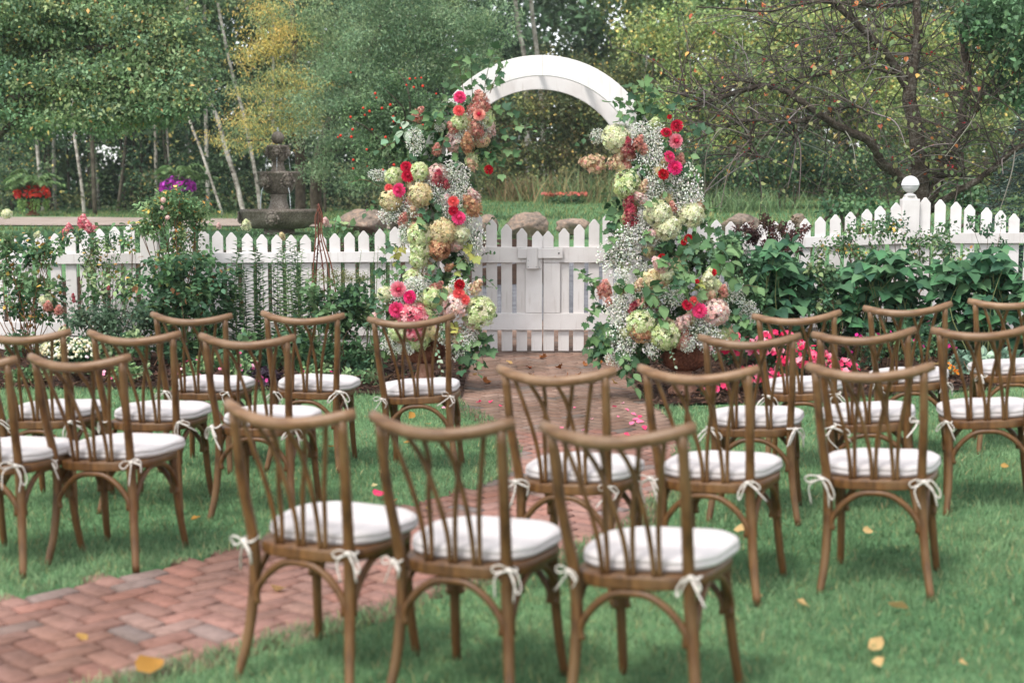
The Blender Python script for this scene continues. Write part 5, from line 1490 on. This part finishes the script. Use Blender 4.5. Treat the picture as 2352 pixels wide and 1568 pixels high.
limbs(t, b, [[P(685, 300, 37), P(620, 320, 36), P(540, 325, 35)], [P(684, 240, 37), P(600, 280, 36), P(520, 270, 35)], [P(680, 150, 37), P(620, 110, 36), P(570, 90, 35.5)], [P(680, 170, 37), P(740, 130, 37), P(800, 90, 37)]], M_BARKD, .05, .015)

WG = [L(108, 138, 102), L(124, 152, 114), L(94, 122, 92), L(140, 162, 124)]
def willow(G):
    pcloud(G, [(800, 170, 120, 60), (900, 90, 130, 80), (1000, 60, 130, 80), (760, 240, 110, 55), (880, 200, 120, 60), (1000, 160, 100, 60), (760, 320, 90, 50), (850, 330, 80, 60), (930, 290, 80, 60), (740, 390, 50, 35), (820, 410, 60, 40), (1100, 60, 100, 70), (1090, 150, 60, 60), (880, 0, 160, 60)],
           33, 1.2, 11, 50, .095, WG, LEAF_N, A(.38, .4, .22), droop=.1, pal2=GG, p2=.2)
t, b = tree('willow_tree', 'wide grey-green tree between the fountain and the arbor', [P(728, 478, 34), P(728, 400, 34), P(760, 280, 34), P(850, 120, 34), P(900, 0, 34)], [.15, .14, .12, .09, .05], willow, M_BARKD)
limbs(t, b, [[P(740, 350, 34), P(800, 340, 33), P(870, 310, 32.5)], [P(770, 260, 34), P(860, 230, 33), P(960, 160, 32.5)], [P(730, 390, 34), P(700, 360, 33.5), P(690, 330, 33)]], M_BARKD, .05, .015)

def crab(G):
    pcloud(G, [(900, 200, 70, 40), (960, 250, 60, 45), (880, 270, 80, 45), (820, 250, 60, 40), (940, 330, 60, 50), (870, 340, 60, 45), (850, 400, 50, 35), (1000, 300, 40, 40)], 22, .7, 12, 40, .055, [L(90, 118, 78), L(108, 134, 88), L(76, 104, 72)], LEAF_S, A(.22, .22, .16))
t, b = tree('apple_tree', 'small apple tree dotted with red fruit left of the arbor', [P(905, 560, 22), P(905, 440, 22), P(900, 340, 22), P(910, 230, 22)], [.07, .06, .045, .02], crab, M_BARKD)
limbs(t, b, [[P(903, 350, 22), P(940, 270, 21.6), P(935, 200, 21.5), P(915, 165, 21.4)], [P(903, 340, 22), P(930, 260, 21.6), P(880, 200, 21.5)], [P(900, 360, 22), P(850, 300, 21.6), P(800, 270, 21.4)]], M_BARKD, .02, .006)
AP = Geo(); tq = np.linspace(-PI / 2, PI / 2, 7); lathe(AP, [(math.cos(q), math.sin(q)) for q in tq], 9, L(196, 62, 44)); APM = AP.mesh('apple', M_TINT, True)
for k in range(48):
    q = P(RNG.uniform(775, 1010), RNG.uniform(165, 420), 22 - RNG.uniform(.3, .8))
    obj('apple', APM, t, q - b, None, RNG.uniform(.014, .023))

# big open crab apple right of the arbor, close behind the fence
TY = 17.4
def LP_(pts, dy=0.0): return np.array([P(x, y, TY + dy + (d if len(q) > 2 else 0)) for q in pts for x, y, d in [(q[0], q[1], q[2] if len(q) > 2 else 0)]])
trk = LP_([(2118, 520), (2114, 430), (2108, 340), (2098, 270), (2088, 225), (2098, 150), (2108, 70), (2102, -40)])
t, b = tree('crabapple_tree', 'spreading crab apple with bare tangled branches and red berries on the right', trk, [.13, .115, .095, .09, .085, .07, .055, .035], None, M_BARK)
LIMBS = [
 ([(2108, 455), (2060, 400, -.1), (2030, 380, -.2), (1998, 325, -.4), (1940, 298, -.5), (1885, 265, -.6), (1832, 226, -.7), (1790, 205, -.7), (1740, 200, -.7), (1660, 224, -.7), (1580, 252, -.7)], .07, .016),
 ([(2126, 470), (2162, 400), (2190, 340, .1), (2208, 270, .1), (2222, 180, .2), (2214, 80, .2), (2228, -30, .2)], .075, .04),
 ([(2140, 480), (2200, 440, -.2), (2250, 412, -.3), (2300, 370, -.4), (2352, 332, -.5), (2440, 300, -.6)], .05, .025),
 ([(2095, 215), (2040, 130, -.1), (1985, 70, -.2), (1930, 20, -.2), (1880, -40, -.2)], .055, .03),
 ([(1872, 270, -.6), (1800, 282, -.7), (1740, 276, -.8), (1690, 285, -.8), (1640, 302, -.8), (1588, 326, -.8)], .026, .008),
 ([(1735, 278, -.8), (1722, 320, -.8), (1730, 352, -.8), (1748, 362, -.8)], .014, .008),
 ([(1888, 266, -.6), (1925, 250, -.5), (1965, 246, -.5), (2010, 262, -.5)], .018, .008),
 ([(1600, 18, -.6), (1680, 20, -.5), (1760, 26, -.5), (1850, 8, -.4), (1940, 6, -.3), (2040, 16, -.1), (2106, 0)], .008, .022),
 ([(1885, 272, -.6), (1850, 298, -.6), (1815, 324, -.6)], .014, .006),
 ([(2162, 408), (2190, 400, -.1), (2212, 408, -.15), (2212, 385, -.15), (2208, 350, -.1)], .03, .02),
 ([(2208, 300), (2250, 250, -.2), (2290, 225, -.3), (2352, 220, -.3)], .022, .01),
 ([(1995, 165, -.3), (1940, 80, -.3), (1900, 110, -.4), (1860, 170, -.4), (1825, 215, -.5)], .012, .006),
 ([(2098, 180), (2000, 160, -.3), (1900, 170, -.4), (1790, 190, -.5), (1700, 215, -.5)], .02, .006),
 ([(2100, 100), (2010, 60, .2), (1900, 70, .3), (1780, 60, .3)], .02, .007),
 ([(2180, 380), (2190, 330, -.3), (2240, 260, -.5), (2260, 200, -.5)], .016, .006),
 ([(1790, 205, -.7), (1720, 190, -.6), (1640, 215, -.6), (1540, 212, -.6)], .016, .006),
]
for p, r0, r1 in LIMBS:
    q = spline(LP_(p), 5); q = q + RNG.normal(0, .006, q.shape)
    G = Geo(); tube(G, q - b, np.linspace(r0, r1, len(q)), 7); obj('limb', G.mesh('limb', M_BARK, True), t)
G, GL_ = Geo(), Geo()
tips = []
allp = [spline(LP_(p), 6) for p, _, _ in LIMBS] + [spline(trk[4:], 6)]
for k in range(430):
    L0 = allp[RNG.integers(0, len(allp))]; s = L0[RNG.integers(len(L0) // 4, len(L0))]
    ln = RNG.uniform(.35, 1.25); d = nrm(A(RNG.normal(-.35, .75), RNG.normal(0, .5), RNG.normal(.25, .55)))
    e = s + d * ln + A(0, 0, -.12 * ln); m = (s + e) / 2 + A(RNG.normal(0, .06), RNG.normal(0, .06), .10 * ln)
    q = spline([s, m, e], 5); tube(G, q, np.linspace(.010, .0034, len(q)), 4, pick([L(90, 82, 76), L(116, 110, 104), L(70, 62, 58)], 1)[0], cap=False)
    tips.append(q)
    for j in range(RNG.integers(2, 5)):
        s2 = q[RNG.integers(2, len(q))]; d2 = nrm(d + RNG.normal(0, .7, 3)); l2 = RNG.uniform(.15, .5)
        q2 = np.array([s2, s2 + d2 * l2 * .5 + A(0, 0, .03), s2 + d2 * l2]); tube(G, q2, [.0045, .0035, .0018], 3, pick([L(90, 82, 76), L(72, 64, 58)], 1)[0], cap=False); tips.append(q2)
o = finish(G, 'twigs', t, b, M_TINT); o['kind'] = 'stuff'
tp = np.concatenate(tips)
def hang(n, sz, pal, T=LEAF_O, sel=None):
    c = tp if sel is None else tp[sel]
    p = c[RNG.integers(0, len(c), n)]
    inst(GL_, T[0], T[1], p, nrm(A(0, 0, -.6) + rdir(n)), nrm(A(0, 0, .8) + rdir(n)), sz * RNG.uniform(.7, 1.3, n), pick(pal, n, .15))
hang(1700, .065, [L(104, 124, 78), L(124, 138, 88), L(88, 108, 70), L(140, 146, 92)])
hang(150, .06, [L(196, 112, 52), L(186, 84, 48), L(204, 146, 66)])
# leafy far-right part of its crown
pcloud(GL_, [(2300, 60, 90, 70), (2350, 150, 80, 60), (2330, 220, 60, 40), (2230, 40, 60, 50), (2420, 100, 80, 120), (2300, 0, 100, 50)], TY - .4, .7, 9, 18, .07, [L(88, 122, 84), L(104, 138, 98), L(74, 106, 74)], LEAF_O, .16)
o = finish(GL_, 'leaves', t, b, M_LEAF); o['kind'] = 'stuff'
G = Geo(); n = 260; p = tp[RNG.integers(0, len(tp), 70)]; p = np.repeat(p, 4, 0)[:n] + RNG.normal(0, .02, (min(n, 280), 3))
inst(G, OCT[0], OCT[1], p, rdir(len(p)), rdir(len(p)), RNG.uniform(.009, .014, len(p)), pick([L(132, 30, 40), L(160, 40, 44), L(110, 28, 36)], len(p)))
o = finish(G, 'berries', t, b, M_TINT, True); o['kind'] = 'stuff'

# blue spruce at the right edge
def spruce():
    Y = 19.5; c = P(2370, 500, Y); gz = float(H(c[0], Y)); base = A(c[0], Y, gz)
    s = thing('blue_spruce', 'dark blue-green spruce cut off by the right edge behind the fence', 'tree', base)
    G = Geo(); tube(G, [(0, 0, 0), (0, 0, 1.6), (0, 0, 2.75)], [.07, .05, .01], 7); obj('trunk', G.mesh('trunk', M_BARKD, True), s)
    G = Geo()
    for k in range(170):
        z = RNG.uniform(.25, 2.65); az = RNG.uniform(0, 2 * PI); ln = (2.8 - z) * .34 + .12
        e = A(math.cos(az), math.sin(az), -.12); m = int(70 * ln / .6) + 20
        u = RNG.random(m) ** .7; side = RNG.normal(0, .13 * ln, m) * u
        lat = A(-math.sin(az), math.cos(az), 0)
        pos = A(0, 0, z) + e * (u * ln)[:, None] + lat * side[:, None] + RNG.normal(0, .02, (m, 3))
        inst(G, LEAF_N[0] * A(.9, 1, 1), LEAF_N[1], pos, nrm(e + lat * np.sign(side)[:, None] * .7 + .5 * rdir(m)), rdir(m), RNG.uniform(.05, .09, m), pick([L(66, 86, 80), L(86, 106, 98), L(106, 124, 114), L(54, 72, 66)], m))
    obj('crown', G.mesh('crown', M_LEAF), s)
spruce()

# the wood: leaning birches and thin trunks that can be told apart, then the mass behind
def upl(pts, Y): return [P(x, y, Y) for x, y in pts]
BG_ = 'slim trees at the edge of the wood'
WOODG = [L(72, 100, 68), L(88, 116, 76), L(60, 84, 60), L(104, 128, 84)]
def canopy(x, y, Y, rx, ry, m=26, pal=WOODG):
    def f(G):
        cen = in_ell(P(x, y, Y), A(rx * px(Y), rx * px(Y) * .8, ry * px(Y)), m, .4); cloud(G, cen, A(.7, .7, .4), 46, .16, pal, LEAF_S, pal2=YG, p2=.04)
    return f
tree('birch_tree', 'thickest pale birch trunk leaning left behind the fountain', upl([(560, 470), (540, 410), (518, 342), (500, 274), (464, 194), (432, 36), (420, -60)], 46), [.085, .08, .075, .07, .06, .05, .04], canopy(430, -40, 46, 140, 90), M_BIRCH, BG_)
tree('birch_tree', 'tall slender birch leaning left, its white top crossing the golden tree', upl([(598, 470), (590, 420), (562, 274), (540, 194), (522, 119), (499, 0), (480, -120)], 47), [.07, .065, .06, .055, .05, .045, .04], canopy(480, -90, 47, 140, 80), M_BIRCH, BG_)
tree('birch_tree', 'thin grey sapling leaning left beside the thickest birch', upl([(512, 476), (464, 353), (440, 290), (428, 252), (410, 160)], 45), [.045, .04, .04, .035, .03], canopy(410, 130, 45, 80, 60, 10), M_BIRCH, BG_)
tree('birch_tree', 'straight pale trunk at the wood edge right of the red planter', upl([(193, 470), (188, 430), (178, 360), (169, 295), (165, 200), (160, 0)], 47), [.06, .055, .05, .045, .04, .03], canopy(160, -20, 47, 140, 90), M_BIRCH, BG_)
tree('birch_tree', 'brownish straight trunk next to the pale one, left wood edge', upl([(218, 476), (214, 380), (210, 284), (206, 150), (202, -20)], 46), [.08, .07, .065, .055, .04], canopy(200, -20, 46, 140, 90), M_BARKD, BG_)
tree('birch_tree', 'pale trunk high above the left arch shoulder', upl([(1215, 460), (1210, 300), (1205, 140), (1190, 60), (1180, -40)], 52), [.11, .10, .09, .08, .07], canopy(1185, -60, 52, 120, 60), M_BIRCH, BG_)
tree('birch_tree', 'pale trunk high behind the top of the arch', upl([(1250, 460), (1245, 250), (1232, 110), (1222, 30), (1215, -60)], 53), [.10, .095, .085, .08, .07], canopy(1225, -70, 53, 120, 60), M_BIRCH, BG_)
k = 0
trunkmesh = []
for j in range(3):
    G = Geo(); q = spline([(0, 0, -.3), (RNG.normal(0, .1), 0, 3), (RNG.normal(0, .35), 0, 7), (RNG.normal(0, .6), 0, 12)], 5); tube(G, q, np.linspace(.07, .03, len(q)), 7); trunkmesh.append(G.mesh('trunk', M_BARKD if j else M_BIRCH, True))
crownmesh = []
for j in range(3):
    G = Geo(); cen = in_ell(A(0, 0, 9.0), A(2.3, 2.0, 4.2), 90, .3); cloud(G, cen, A(.7, .7, .4), 46, .17, WOODG, LEAF_S, pal2=YG, p2=.05); crownmesh.append(G.mesh('crown', M_LEAF))
xsT = np.concatenate([np.linspace(-60, 470, 24), np.linspace(640, 1000, 8), np.linspace(1450, 2340, 12)]) + RNG.normal(0, 9, 44)
for x in xsT:
    Y = RNG.uniform(49, 62); g = P(x, 470, Y); g[2] = float(H(g[0], Y))
    w = thing('woodland_tree', 'thin dark-trunked tree standing in the wood behind the lawn', 'tree', g, (RNG.normal(0, .03), RNG.normal(0, .05), RNG.uniform(0, 6)), 'thin trees in the wood')
    obj('trunk', trunkmesh[RNG.integers(0, 3)], w, (0, 0, 0), None, RNG.uniform(.7, 1.2))
    obj('crown', crownmesh[RNG.integers(0, 3)], w, (0, 0, RNG.uniform(-.8, .6)), (0, 0, RNG.uniform(0, 6)), RNG.uniform(.85, 1.1))

def wood_mass():
    G = Geo()
    n = 4500
    Y = RNG.uniform(60, 88, n); x = RNG.uniform(-1.0, 1.0, n) * Y * .47
    z = RNG.random(n) ** 1.15 * 14.5
    # a thin spot at the left where the lake light shows between the trunks
    dpx = CX + FPX * x / Y; ypx = HZ - FPX * (z - HC) / Y
    k = ~((dpx > 120) & (dpx < 310) & (ypx > 365) & (ypx < 452) & (RNG.random(n) < .72))
    cen = np.stack([x, Y, H(x, Y) + z], 1)[k]
    rt = cen[:, 0] > 4
    cloud(G, cen[~rt], A(1.15, 1.15, .85), 58, .36, [L(72, 98, 72), L(88, 114, 80), L(62, 84, 64), L(104, 126, 90)], LEAF_S)
    cloud(G, cen[rt], A(1.15, 1.15, .85), 58, .36, [L(110, 128, 66), L(88, 112, 66), L(134, 146, 76), L(70, 94, 60)], LEAF_S, pal2=YG, p2=.06)
    o = obj('woodland', G.mesh('woodland', M_LEAF)); tag(o, 'dense green wood rising as one mass behind the whole garden', 'woodland', kind='stuff')
    G = Geo(); n = 520
    Y = RNG.uniform(47, 60, n); x = RNG.uniform(-1, 1, n) * Y * .45; hh = RNG.random(n) ** 1.6 * 1.5
    dpx = CX + FPX * x / Y; k = ~((dpx > 120) & (dpx < 310) & (hh > .5))
    cen = np.stack([x, Y, H(x, Y) + .1 + hh], 1)[k]
    cloud(G, cen, A(.6, .6, .35), 40, .15, [L(70, 92, 60), L(92, 104, 66), L(58, 80, 56), L(120, 116, 76)], LEAF_S)
    o = obj('undergrowth', G.mesh('undergrowth', M_LEAF)); tag(o, 'low scrub and weeds along the edge of the wood', 'undergrowth', kind='stuff')
wood_mass()

def understory():
    G = Geo(); n = 420
    x = RNG.uniform(-80, 620, n); y = RNG.uniform(240, 455, n); Y = RNG.uniform(49, 60, n)
    k = ~((x > 125) & (x < 300) & (y > 372) & (y < 445) & (RNG.random(n) < .8))
    cen = np.array([P(a, b_, c) for a, b_, c in zip(x[k], y[k], Y[k])])
    cloud(G, cen, A(.7, .7, .4), 34, .15, [L(70, 96, 68), L(90, 116, 80), L(58, 82, 60), L(112, 134, 92)], LEAF_S, pal2=YG, p2=.05)
    o = obj('understory', G.mesh('understory', M_LEAF)); tag(o, 'young leafy growth between the trunks of the left wood', 'undergrowth', kind='stuff')
understory()

def thicket(name, label, boxes, Y, pal, leaf, dep, mp=9, T=LEAF_S, clump=.3, p2=.05, per=44):
    r = None
    bx = np.mean([q[0] for q in boxes]); X = float(P(bx, 470, Y)[0]); base = A(X, Y, float(H(X, Y)))
    root = thing(name, label, 'bush', base)
    G = Geo(); pcloud(G, boxes, Y, dep, mp, per, leaf, pal, T, clump, pal2=YG, p2=p2); finish(G, 'foliage', root, base, M_LEAF)
    G = Geo()
    for k in range(14):
        q = boxes[RNG.integers(0, len(boxes))]; e = P(q[0] + RNG.normal(0, q[2] * .5), q[1], Y); g = A(e[0] + RNG.normal(0, .4), Y, float(H(e[0], Y)))
        tube(G, spline([g, (g + e) / 2 + A(RNG.normal(0, .2), 0, .1), e], 4), .025, 5, L(88, 76, 64))
    finish(G, 'stems', root, base, M_TINT)
OL = [L(104, 112, 70), L(88, 100, 64), L(124, 124, 78), L(96, 88, 60), L(76, 96, 62)]
thicket('wild_thicket', 'olive-brown overgrown thicket framed by the arch', [(1130, 280, 70, 60), (1220, 260, 80, 60), (1310, 260, 80, 70), (1400, 280, 70, 70), (1170, 360, 80, 50), (1260, 350, 80, 55), (1360, 350, 80, 55), (1120, 420, 60, 35), (1250, 420, 90, 30), (1390, 420, 70, 35), (1100, 180, 60, 70), (1300, 170, 120, 50), (1420, 180, 80, 60)], 47, OL, .12, 1.4, 10, clump=A(.5, .5, .35))
thicket('wild_thicket', 'dark green bushes below the crab apple right of the arbor', [(1680, 400, 80, 50), (1780, 390, 90, 55), (1880, 390, 80, 55), (1960, 410, 70, 45), (1600, 380, 70, 60), (1830, 330, 90, 40), (2020, 380, 60, 60)], 40, [L(58, 84, 58), L(76, 104, 68), L(50, 74, 54), L(92, 116, 76)], .11, 1.4, 10, clump=A(.4, .4, .3))
thicket('wild_thicket', 'yellow-green bushes behind the crab apple trunk at the right', [(2180, 380, 90, 60), (2280, 300, 90, 80), (2160, 260, 80, 70), (2330, 400, 80, 60), (2050, 300, 70, 70)], 42, [L(96, 116, 70), L(120, 136, 80), L(80, 104, 68), L(140, 148, 86)], .11, 1.4, 10, clump=A(.4, .4, .3))
thicket('sunny_thicket', 'light yellow-green foliage filling the gaps between crab apple branches', [(1500, 80, 90, 70), (1620, 60, 110, 70), (1760, 80, 120, 80), (1900, 60, 110, 70), (2040, 80, 110, 80), (2180, 90, 100, 80), (1600, 180, 110, 70), (1750, 200, 110, 60), (1900, 190, 110, 70), (2030, 200, 90, 70), (2300, 180, 90, 90), (1520, 260, 80, 60), (1680, 290, 90, 50)], 45, [L(152, 168, 98), L(132, 154, 92), L(172, 184, 110), L(116, 138, 86)], .12, 1.6, 8, clump=A(.5, .5, .35), p2=.12)
thicket('sumac_clump', 'leafy green growth right behind the fence left of the lamp', [(1930, 470, 60, 25), (2000, 480, 50, 25), (2200, 440, 60, 40), (2250, 470, 50, 30)], 20.5, PG, .07, .5, 9, LEAF_O, .18, 0, 22)

def tall_grass(label, x, Y, w, h, n, pal):
    X = float(P(x, 470, Y)[0]); base = A(X, Y, float(H(X, Y))); root = thing('tall_grass', label, 'grass clump', base, group='tall grass before the thicket')
    G = Geo(); pos = np.stack([RNG.normal(0, w, n), RNG.normal(0, .4, n), np.zeros(n)], 1); pos[:, 2] = H(pos[:, 0] + X, pos[:, 1] + Y) - base[2]
    TV = np.array([(-.5, 0, 0), (.5, 0, 0), (-.4, .5, .03), (.4, .5, .03), (0, 1, -.35)], float)
    inst(G, TV, np.array([(0, 1, 3), (0, 3, 2), (2, 3, 4)]), pos, nrm(A(0, 0, 1) + .55 * rdir(n)), rdir(n), np.stack([np.full(n, .028), h * RNG.uniform(.6, 1.2, n), np.full(n, h)], 1), pick(pal, n, .2))
    obj('blades', G.mesh('blades', M_GRASS), root)['kind'] = 'stuff'
tall_grass('tall meadow grass seen through the right half of the arch', 1350, 44, .9, 1.1, 420, [L(104, 128, 86), L(126, 142, 96), L(150, 134, 92)])
tall_grass('rusty brown grass seen left inside the arch', 1195, 45, .5, .9, 260, [L(130, 104, 74), L(110, 112, 72)])
tall_grass('tall green grass right of the right flower column', 1660, 38, .9, .7, 420, [L(92, 118, 78), L(112, 134, 90)])
def sedum_row():
    X = float(P(1300, 445, 43)[0]); base = A(X, 43, float(H(X, 43))); root = thing('sedum_row', 'low row of salmon-red flowers on the lawn seen through the arch', 'flowers', base)
    G = Geo(); n = 70; pos = np.stack([RNG.uniform(-.72, .72, n), RNG.normal(0, .15, n), RNG.uniform(.25, .34, n)], 1)
    inst(G, F5V, F5F, pos, rdir(n), np.tile(A(0, -.2, 1), (n, 1)), RNG.uniform(.04, .07, n), pick([L(196, 122, 104), L(186, 104, 88)], n)); obj('flower_heads', G.mesh('flower_heads', M_PETAL), root)['kind'] = 'stuff'
    G = Geo(); cloud(G, in_ell(A(0, 0, .12), A(.8, .2, .14), 26), .1, 14, .08, PG, LEAF_O); obj('foliage', G.mesh('foliage', M_LEAF), root)
sedum_row()

# ------------------------------------------------------------------ fallen leaves and petals
def fallen(pts, meshes, size, label, group, name='fallen_leaf', cat='leaf', lift=.035):
    for (x, y, s) in pts:
        g = GP(x, y); z = float(H(g[0], g[1]))
        lf = lift if not bool(inside(PATH, g[0:1], g[1:2])[0]) else .008
        o = obj(name, meshes[RNG.integers(0, len(meshes))], None, (g[0], g[1], z + lf), (RNG.normal(0, .35), RNG.normal(0, .35), RNG.uniform(0, 6)), size * s)
        tag(o, label, cat, group)
def curled(T, c):
    V = T[0].copy(); V[:, 0] *= 1.15; V[:, 2] += .9 * V[:, 0] ** 2 + .5 * (V[:, 1] - .5) ** 2 + .06 * np.sin(9 * V[:, 0] + 7 * V[:, 1]); V[:, 1] -= .5
    return leaf_obj_mesh('fallen_leaf', (V, T[1]), [c], mat=M_PETAL)
YL = [curled(LEAF_O, L(176, 140, 78)), curled(LEAF_O, L(186, 158, 108)), curled(LEAF_O, L(190, 170, 126)), curled(LEAF_O, L(166, 122, 62))]
BL = [curled(LEAF_M, L(132, 76, 44)), curled(LEAF_O, L(110, 62, 40)), curled(LEAF_O, L(176, 142, 100)), curled(LEAF_M, L(150, 100, 60))]
PT = [curled(LEAF_O, L(230, 120, 150)), curled(LEAF_O, L(240, 170, 186)), curled(LEAF_O, L(214, 66, 110))]
fallen([(1706, 1236, 1.1), (2061, 1419, 1.1), (1843, 1409, .8), (1992, 1245, .7), (2112, 1252, .8), (2012, 1505, 1.0), (2018, 1545, .7), (2306, 1112, .6), (2210, 1550, .5), (1740, 1390, .5)], YL, .075, 'pale yellow leaf lying on the right lawn', 'yellow leaves on the right lawn')
fallen([(945, 965, .9), (985, 985, .7), (880, 1100, .7), (935, 1030, .7), (450, 1205, .7), (860, 1130, .5), (560, 960, .8), (760, 1040, .6), (905, 1165, .7)], YL, .075, 'small yellow leaf lying on the left lawn', 'yellow leaves on the left lawn')
fallen([(345, 1556, 1.3)], YL[3:], .09, 'large yellow-brown leaf at the bottom left edge of the lawn', None)
fallen([(637, 1355, 1.1), (188, 1470, .8), (985, 1175, .8), (1210, 1270, .7)], YL, .07, 'yellow leaf lying on the brick path', 'yellow leaves on the bricks')
bx = [(1250, 822), (1225, 868), (1300, 868), (1330, 862), (1275, 880), (1190, 870), (1360, 880), (1400, 856), (1160, 850), (1215, 845), (1380, 835), (1120, 880), (1090, 862), (1410, 880), (1285, 845), (1345, 838), (1240, 885), (1170, 835)]
fallen([(x, y, RNG.uniform(.7, 1.4)) for x, y in bx], BL, .07, 'curled brown leaf on the bricks in front of the gate', 'brown leaves before the gate')
pp = [(1462, 968, 1.3), (1452, 975, 1), (1470, 972, 1.2), (1480, 985, 1), (1412, 938, .9), (1440, 945, .8), (1430, 930, .7), (1360, 965, .7), (1395, 915, .6), (1290, 985, .7), (1440, 1000, .9), (1100, 925, 1.1), (1128, 925, 1.0), (1150, 935, .8), (1020, 945, .8), (1340, 990, .6), (1455, 955, .9), (1470, 960, .8), (1385, 1050, .6), (1245, 1130, .7), (1500, 930, .7), (1420, 960, .5), (1320, 940, .5)]
fallen(pp, PT, .05, 'fallen pink petal on the brick path beside the chairs', 'pink petals on the path', 'petal', 'petal', .03)
fallen([(870, 1148, 1.4)], PT, .06, 'pink blossom lying at the edge of the left lawn by the path', None, 'petal', 'petal', .03)

# ------------------------------------------------------------------ thin haze box added to lighten the background
bmh = bmesh.new(); bmesh.ops.create_cube(bmh, size=1.0)
for v in bmh.verts: v.co = ((v.co.x) * 900, v.co.y * 800 + 325, -1.3 + (v.co.z + .5) * 21)
hm = bpy.data.meshes.new('haze'); bmh.to_mesh(hm); bmh.free()
mh = bpy.data.materials.new('haze'); mh.use_nodes = True
mh.node_tree.nodes.clear()
pv = mh.node_tree.nodes.new('ShaderNodeVolumePrincipled'); mo = mh.node_tree.nodes.new('ShaderNodeOutputMaterial')
pv.inputs['Color'].default_value = (.86, .9, .92, 1); pv.inputs['Density'].default_value = .0004
mh.node_tree.links.new(pv.outputs[0], mo.inputs['Volume'])
hm.materials.append(mh)
ho = obj('haze', hm); ho['kind'] = 'stuff'
tag(ho, 'thin pale haze added over the garden and wood to lighten the background', 'haze', kind='stuff')
